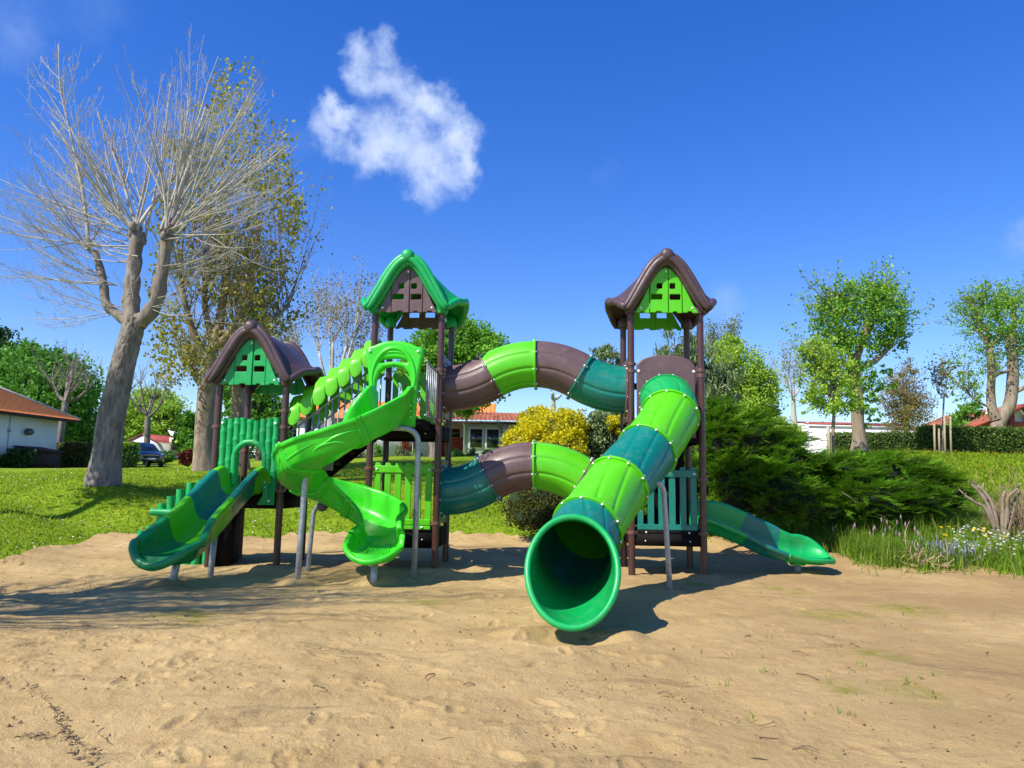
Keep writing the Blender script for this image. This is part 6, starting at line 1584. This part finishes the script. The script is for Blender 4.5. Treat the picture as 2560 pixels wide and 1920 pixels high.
for sx in (-1, 1):
    bolt(org + ax_ * sx * .385 + np.array([0, 0, 1.07]) - ay_ * .075, -ay_, .022)
    mb = MB(); mb.tube([org + ax_ * sx * .41 + np.array([0, .25, -.08]), org + ax_ * sx * .41 + np.array([0, .25, -.07])], .02, 4)
    for q in range(3): bolt(org + ax_ * (sx * .30) + np.array([0, -.10 + .0 * q, .02 + .09 * q]) - ay_ * .06, ax_ * sx, .014)
# poles of the spiral slide, with the bracket
mb = MB(); mb.tube(bent((-3.05, 11.02, -.2), (-3.0, 11.0, 1.69), (-2.74, 11.0, 1.71), .24), .043, 14); obj('support_leg', mb, M['galv'], sps, smooth=True)
mb = MB(); mb.box((-2.74, 11.0, 1.73), (.24, .14, .2))
for q in range(4): mb.box((-2.82 + .05 * q, 10.925, 1.75), (.03, .02, .06))
obj('bracket', mb, M['grey'], sps)
mb = MB(); mb.tube(bent((-1.44, 11.62, -.2), (-1.44, 11.6, 2.31), (-1.98, 11.55, 2.31), .26), .043, 14); obj('support_leg', mb, M['galv'], sps, smooth=True)
mb = MB(); mb.tube(bent((-3.2, 12.1, -.2), (-3.14, 12.1, 1.06), (-2.95, 12.0, 1.1), .16), .038, 14); obj('support_leg', mb, M['galv'], sps, smooth=True)
mb = MB(); mb.sphere((-2.98, 12.0, 1.08), .09, 10); obj('bracket', mb, M['grey'], sps, smooth=True)
mb = MB(); mb.tube([(-1.93, 10.98, .40), (-1.95, 10.98, -.2)], .05, 14); obj('support_leg', mb, M['galv'], sps, smooth=True)
# balcony railings of upright bars
for sx in (-1, 1):
    rl = bpy.data.objects.new('railing', None); COL.objects.link(rl); e0 = LC(sx * .46, -1.22); e1 = LC(sx * .545, -.62); rl.location = Vector((e0[0], e0[1], 2.5)) - PS.location; rl.parent = PS
    mb = MB(); mb.tube(catmull([np.append(e0[:2], 3.46), np.append((e0 * .6 + e1 * .4)[:2], 3.40), np.append(e1[:2], 3.36)], 10), .018, 8); obj('top_rail', mb, M['galv'], rl, smooth=True)
    mb = MB(); mb.tube([np.append(e0[:2], 2.56), np.append(e1[:2], 2.54)], .018, 8); obj('bottom_rail', mb, M['galv'], rl, smooth=True)
    for q in range(6):
        p = e0 + (e1 - e0) * (q + .4) / 6; mb = MB(); mb.tube([np.append(p[:2], 2.55), np.append(p[:2], 3.44 - .09 * (q / 6))], .010, 8); obj('bar', mb, M['galv'], rl, smooth=True)

# ---- picket panels
def picket_panel(L, ux, uy, ly, z0, z1, m, w=1.0, sg=-1, n=6):
    org = L(0, ly, 0)
    H = z1 - z0; nv = uy * sg
    pp = bpy.data.objects.new('picket_panel', None); COL.objects.link(pp); pp.location = Vector((org[0], org[1], z0)) - PS.location; pp.parent = PS
    obj('rail', plate('rail', rrect(-w / 2, z1 - .17, w / 2, z1 - .05, .015), [], .05, .01, org, ux, (0, 0, 1)), m, pp, sharp=40)
    for a_, b_ in ((z0, z0 + .095), (z0 + .105, z0 + .2)): obj('rail', plate('rail', rrect(-w / 2 + .01, a_, w / 2 - .01, b_, .012), [], .05, .01, org, ux, (0, 0, 1)), m, pp, sharp=40)
    for q in range(n):
        x = -w / 2 + .06 + (w - .12) * q / (n - 1); loop = [(x - .053, z0 + .02), (x + .053, z0 + .02), (x + .053, z1 - .03), (x + .035, z1), (x - .035, z1), (x - .053, z1 - .03)]
        obj('picket', plate('picket', loop, [], .036, .008, org - nv * .012, ux, (0, 0, 1)), m, pp, sharp=40)
    for zz in (z0 + .07, z0 + .14):
        pass
    for bx, bz in ((-w / 2 + .05, z1 - .11), (w / 2 - .05, z1 - .11), (-w / 2 + .15, z0 + .07), (w / 2 - .15, z0 + .07)): bolt(org + ux * bx + np.array([0, 0, bz]) + nv * .026, nv, .022)
    return pp
def join2(a_, b_):
    o = a_.nv; a_.v += b_.v; a_.nv += b_.nv; a_.q += [q + o for q in b_.q]; a_.t += [q + o for q in b_.t]; a_.ng += [[i + o for i in g_] for g_ in b_.ng]; return a_
picket_panel(LC, uxC, uyC, -HS + .02, .66, 1.80, M['lime'])
picket_panel(LR, uxR, uyR, -HS + .02, .66, 1.80, M['teal'])
picket_panel(LC, uxC, uyC, HS - .02, 2.5, 3.5, M['leafg'], sg=1)
picket_panel(LR, uxR, uyR, HS - .02, 2.5, 3.4, M['brown'], sg=1)

# ---- bamboo panel with an arched doorway on the left tower
org = LL_(0, -HS + .0, 0); bp_ = bpy.data.objects.new('bamboo_panel', None); COL.objects.link(bp_); bp_.location = Vector(tuple(org)) - PS.location; bp_.parent = PS
ax0, az0, aR = .03, 1.84, .215       # arch centre (x, z) and radius
g = np.random.default_rng(90)
def cane(x, z0, z1, r, lean=0.0):
    mb = MB(); n = max(4, int((z1 - z0) / .022)); zz = np.linspace(z0, z1, n); ph = g.random() * .25
    nod = np.abs(((zz + ph) % .27) - .01); rr = r * (1 - .10 * np.sin(((zz + ph) % .27) / .27 * pi)) + np.where(nod < .016, .007, 0)
    P = np.array([org + uxL * (x + lean * (z - z0)) + np.array([0, 0, z]) for z in zz]); mb.tube(P, rr, 12)
    obj('cane', mb, M['emerald'], bp_, sharp=60)
xs_c = np.linspace(-.455, .455, 9)
for q, x in enumerate(xs_c):
    top = 2.50 + g.uniform(-.045, .035); dx = abs(x - ax0)
    low = 1.08 if dx > aR + .0 else az0 + math.sqrt(max(0, (aR + .03) ** 2 - dx ** 2))
    cane(x, low if dx <= aR else (1.5 if x > .2 and q == 8 else 1.08), top, .064)
P = [org + uxL * (ax0 + (aR + .05) * cos(b_)) + np.array([0, 0, az0 + (aR + .05) * sin(b_)]) - uyL * .03 for b_ in np.linspace(0, pi, 26)]
P = [P[0] + [0, 0, -.55 + .08 * q] for q in range(6)] + P + [P[-1] + [0, 0, -.08 * q] for q in range(1, 7)]
mb = MB(); mb.tube(np.array(P), .05 + .006 * (np.arange(len(P)) % 7 == 0), 12); obj('arch', mb, M['emerald'], bp_, smooth=True)
obj('base_plate', plate('base_plate', [(.20, 1.06), (.50, 1.06), (.50, 1.55), (.44, 1.6), (.36, 1.35)], [], .05, .01, org, uxL, (0, 0, 1)), M['emerald'], bp_, sharp=40)
for bx, bz in ((-.46, 2.42), (.46, 2.42), (.42, 1.13)): bolt(org + uxL * bx + np.array([0, 0, bz]) - uyL * .07, -uyL, .024)
# little cane fence seen through the doorway
mb = MB(); q0 = LL_(.05, HS - .05, 0)
for q in range(4): mb.box(q0 + uxL * (.08 * q) + np.array([0, 0, 1.6]), (.05, .04, .6))
mb.box(q0 + uxL * .12 + np.array([0, -.03, 1.85]), (.36, .03, .09)); obj('back_pickets', mb, M['emerald'], PS)

# ---- log steps on the left
st = bpy.data.objects.new('log_steps', None); COL.objects.link(st); st.location = Vector((-5.8, 13.2, 0)) - PS.location; st.parent = PS
logs = [(-6.30, .58), (-6.15, .66), (-5.99, 1.05), (-5.84, 1.17), (-5.68, 1.29), (-5.52, 1.41), (-5.35, 1.46), (-5.17, 1.62), (-5.01, 1.58)]
for row, yy in enumerate((13.0, 13.72)):
    for x, zt in logs:
        mb = MB(); z0 = gz(x, yy) - .1; n = 12; zz = np.linspace(z0, zt + (.0 if row == 0 else -.02), n)
        mb.tube(np.stack([np.full(n, x) + .004 * np.sin(zz * 9), np.full(n, yy), zz], 1), .069 + .004 * np.sin(zz * 7 + x * 9), 14); obj('log', mb, M['emerald'], st, sharp=50)
    mb = MB(); xx = np.linspace(-6.12, -5.3, 12); mb.tube(np.stack([xx, np.full(12, yy - .10 if row == 0 else yy + .1), np.full(12, .90)], 1), .062 + .005 * np.sin(xx * 11), 14); obj('handrail_log', mb, M['emerald'], st, sharp=50)
for q in range(5):
    mb = MB(); mb.box((-6.1 + .25 * q, 13.36, .22 + .25 * q), (.30, .58, .05)); obj('step', mb, M['black'], st)
mb = MB(); mb.box((-5.05, 13.36, .55), (.05, .60, 1.3)); obj('back_board', mb, M['black'], st)
mb = MB(); mb.tube([(-4.98, 12.72, .02), (-4.98, 12.72, .2), (-4.97, 12.72, .42)], [.055, .06, .055], 12); obj('foot_log', mb, M['emerald'], st, smooth=True)
mb = MB(); mb.box((-4.85, 13.0, .45), (.30, .46, .9)); obj('step_casing', mb, M['black'], st)

# ---- leaf-roofed stairs between left and centre tower
sw_ = bpy.data.objects.new('stairway', None); COL.objects.link(sw_); sw_.location = Vector((-3.1, 13.2, 1.2)) - PS.location; sw_.parent = PS
A0 = LL_(HS + .02, 0, 1.25); B0 = LC(-HS - .02, 0, 2.45); dS = B0 - A0
for s in (-1, 1):
    mb = MB(); M3 = None; q0 = A0 + np.array([0, s * .47, -.02]); q1 = B0 + np.array([0, s * .47, -.02]); up_ = np.array([0, 0, .12]); o_ = np.array([0, .022, 0])
    mb.add([q0 - up_ - o_, q1 - up_ - o_, q1 + up_ - o_, q0 + up_ - o_, q0 - up_ + o_, q1 - up_ + o_, q1 + up_ + o_, q0 + up_ + o_], [(0, 1, 2, 3), (7, 6, 5, 4), (0, 4, 5, 1), (1, 5, 6, 2), (2, 6, 7, 3), (3, 7, 4, 0)]); obj('stringer', mb, M['black'], sw_)
    for rz_ in (.18, 1.05):
        mb = MB(); mb.tube([q0 + [0, 0, rz_], q1 + [0, 0, rz_]], .018, 8); obj('handrail', mb, M['galv'], sw_, smooth=True)
    for q in range(13):
        p = q0 + (q1 - q0) * (q + .4) / 13; mb = MB(); mb.tube([p + [0, 0, .1], p + [0, 0, 1.06]], .015, 8); obj('bar', mb, M['galv'], sw_, smooth=True)
for q in range(6):
    p = A0 + dS * (q + .5) / 6; mb = MB(); mb.box(p + [0, 0, .03], (.24, .86, .04)); obj('tread', mb, M['black'], sw_)
# each leaf: a bent band over the stairs ending in a rounded leaf tip on either side
for q in range(7):
    f = (q + .4) / 7; c = A0 + dS * f + np.array([0, 0, 0])
    prof_ = [(-.60, 1.08, .035), (-.60, 1.10, .11), (-.60, 1.155, .195), (-.60, 1.21, .222), (-.595, 1.29, .205), (-.59, 1.36, .178), (-.575, 1.385, .165), (-.54, 1.42, .18), (-.46, 1.51, .205), (-.27, 1.62, .225), (0, 1.65, .23)]
    prof_ = prof_ + [(-a_, b_, w__) for a_, b_, w__ in prof_[-2::-1]]
    rows = []
    for (yy, zz, w__) in prof_:
        tilt_ = .0
        rows.append([c + np.array([xx * w__ * .5, yy, zz + .035 * (1 - (xx) ** 2) * 0 + xx * .5 * w__ * .22]) for xx in (-1, -.6, 0, .6, 1)])
    G = np.array(rows); du = np.gradient(G, axis=0); dv = np.gradient(G, axis=1); N = np.cross(du, dv); N /= np.linalg.norm(N, axis=2)[..., None]
    if N[len(prof_) // 2, 2, 2] < 0: N = -N
    crown_ = np.array([0, 1, 1, 1, 0])[None, :, None] * .010
    T_ = G + N * crown_; Bm = G - N * .03
    mb = MB(); mb.grid(T_); mb.grid(Bm, flip=True)
    rt = np.concatenate([T_[:, 0], T_[-1, 1:], T_[-2::-1, -1], T_[0, -2:0:-1]]); rb = np.concatenate([Bm[:, 0], Bm[-1, 1:], Bm[-2::-1, -1], Bm[0, -2:0:-1]]); mb.grid(np.stack([rt, rb]), closed_v=True)
    obj('leaf_canopy', mb, M['leafg'], sw_, sharp=28)
obj('bolt_caps', BOLT, M['bolt'], PS, sharp=50, kind='stuff')

# ================================================================== litter on the sand
g = np.random.default_rng(44)
def on_sand(n, us, vs, power=1):
    out = []
    while len(out) < n:
        u, v = g.uniform(*us), g.uniform(*vs); d = pix_ray(u * DS, v * DS); p = d * (-CAM_H / d[2]); out.append((p[0], p[1]))
    return np.array(out)
P = np.concatenate([on_sand(150, (1180, 1560), (1400, 1659)), on_sand(150, (0, 2212), (1300, 1659)), on_sand(60, (1200, 1400), (1410, 1520))])
lf = MB(); C = np.stack([P[:, 0], P[:, 1], [sand_z(*p) + .012 for p in P]], 1); n = len(C)
A = np.stack([g.normal(0, 1, n), g.normal(0, 1, n), g.normal(0, .25, n)], 1); A /= np.linalg.norm(A, axis=1)[:, None]; B = np.cross(A, np.stack([g.normal(0, .3, n), g.normal(0, .3, n), np.ones(n)], 1)); B /= np.linalg.norm(B, axis=1)[:, None]
s_ = g.uniform(.006, .019, n); lf.leaves(C, A, B, s_ * 1.5, s_)
obj('leaf_litter', lf, leafmat('dead_leaf', [(.10, .06, .035), (.16, .085, .04), (.24, .14, .07), (.07, .045, .03)], .1), kind='stuff')
P = np.concatenate([on_sand(260, (0, 2212), (1260, 1659)), on_sand(160, (0, 1100), (1250, 1500))]); pb = MB()
for p in P: pb.sphere((p[0], p[1], sand_z(*p) + .003), g.uniform(.004, .013), 6, (1, 1, .7))
obj('sand_clods', pb, pmat('sand_clod', (.30, .19, .09), .95, .3, 20), kind='stuff')
tw = MB()
for p in on_sand(26, (0, 2212), (1300, 1659)):
    L_ = g.uniform(.05, .22); a_ = g.random() * pi; z = sand_z(*p) + .01; q = np.array([p[0], p[1], z]); d = np.array([cos(a_), sin(a_), 0])
    tw.tube(catmull([q, q + d * L_ * .5 + [g.normal(0, .02), g.normal(0, .02), .012], q + d * L_], 6), g.uniform(.0025, .005), 4)
for (u0, v0, u1, v1, nn) in ((60, 1485, 205, 1640, 90), (130, 1600, 205, 1660, 26), (30, 1600, 130, 1590, 24)):
    for f in np.sort(g.random(nn)):        # a broken line of creeping weed and small twigs
        d = pix_ray((u0 + (u1 - u0) * f + 9 * sin(f * 7) + g.normal(0, 3)) * DS, (v0 + (v1 - v0) * f + g.normal(0, 3)) * DS); p = d * (-CAM_H / d[2]); q = np.array([p[0], p[1], sand_z(p[0], p[1]) + .004])
        a_ = g.random() * 6.28; L_ = g.uniform(.012, .045); tw.tube([q, q + [cos(a_) * L_ * .5, sin(a_) * L_ * .5, .008], q + [cos(a_) * L_, sin(a_) * L_, g.uniform(0, .012)]], g.uniform(.0015, .004), 4)
obj('twigs', tw, barkmat('dry_twig', (.07, .05, .03), (.22, .16, .1), 9, .3), kind='stuff')
sp_ = blades(0, (lambda P_: (P_[:, 0], P_[:, 1]))(np.concatenate([on_sand(90, (1500, 2212), (1240, 1480)), np.repeat(on_sand(26, (1500, 2212), (1250, 1560)), 5, 0) + g.normal(0, .03, (130, 2))])), .05, 1.0, .004, 77, 0.0)
obj('grass_sprigs', sp_, MEADOW, kind='stuff')
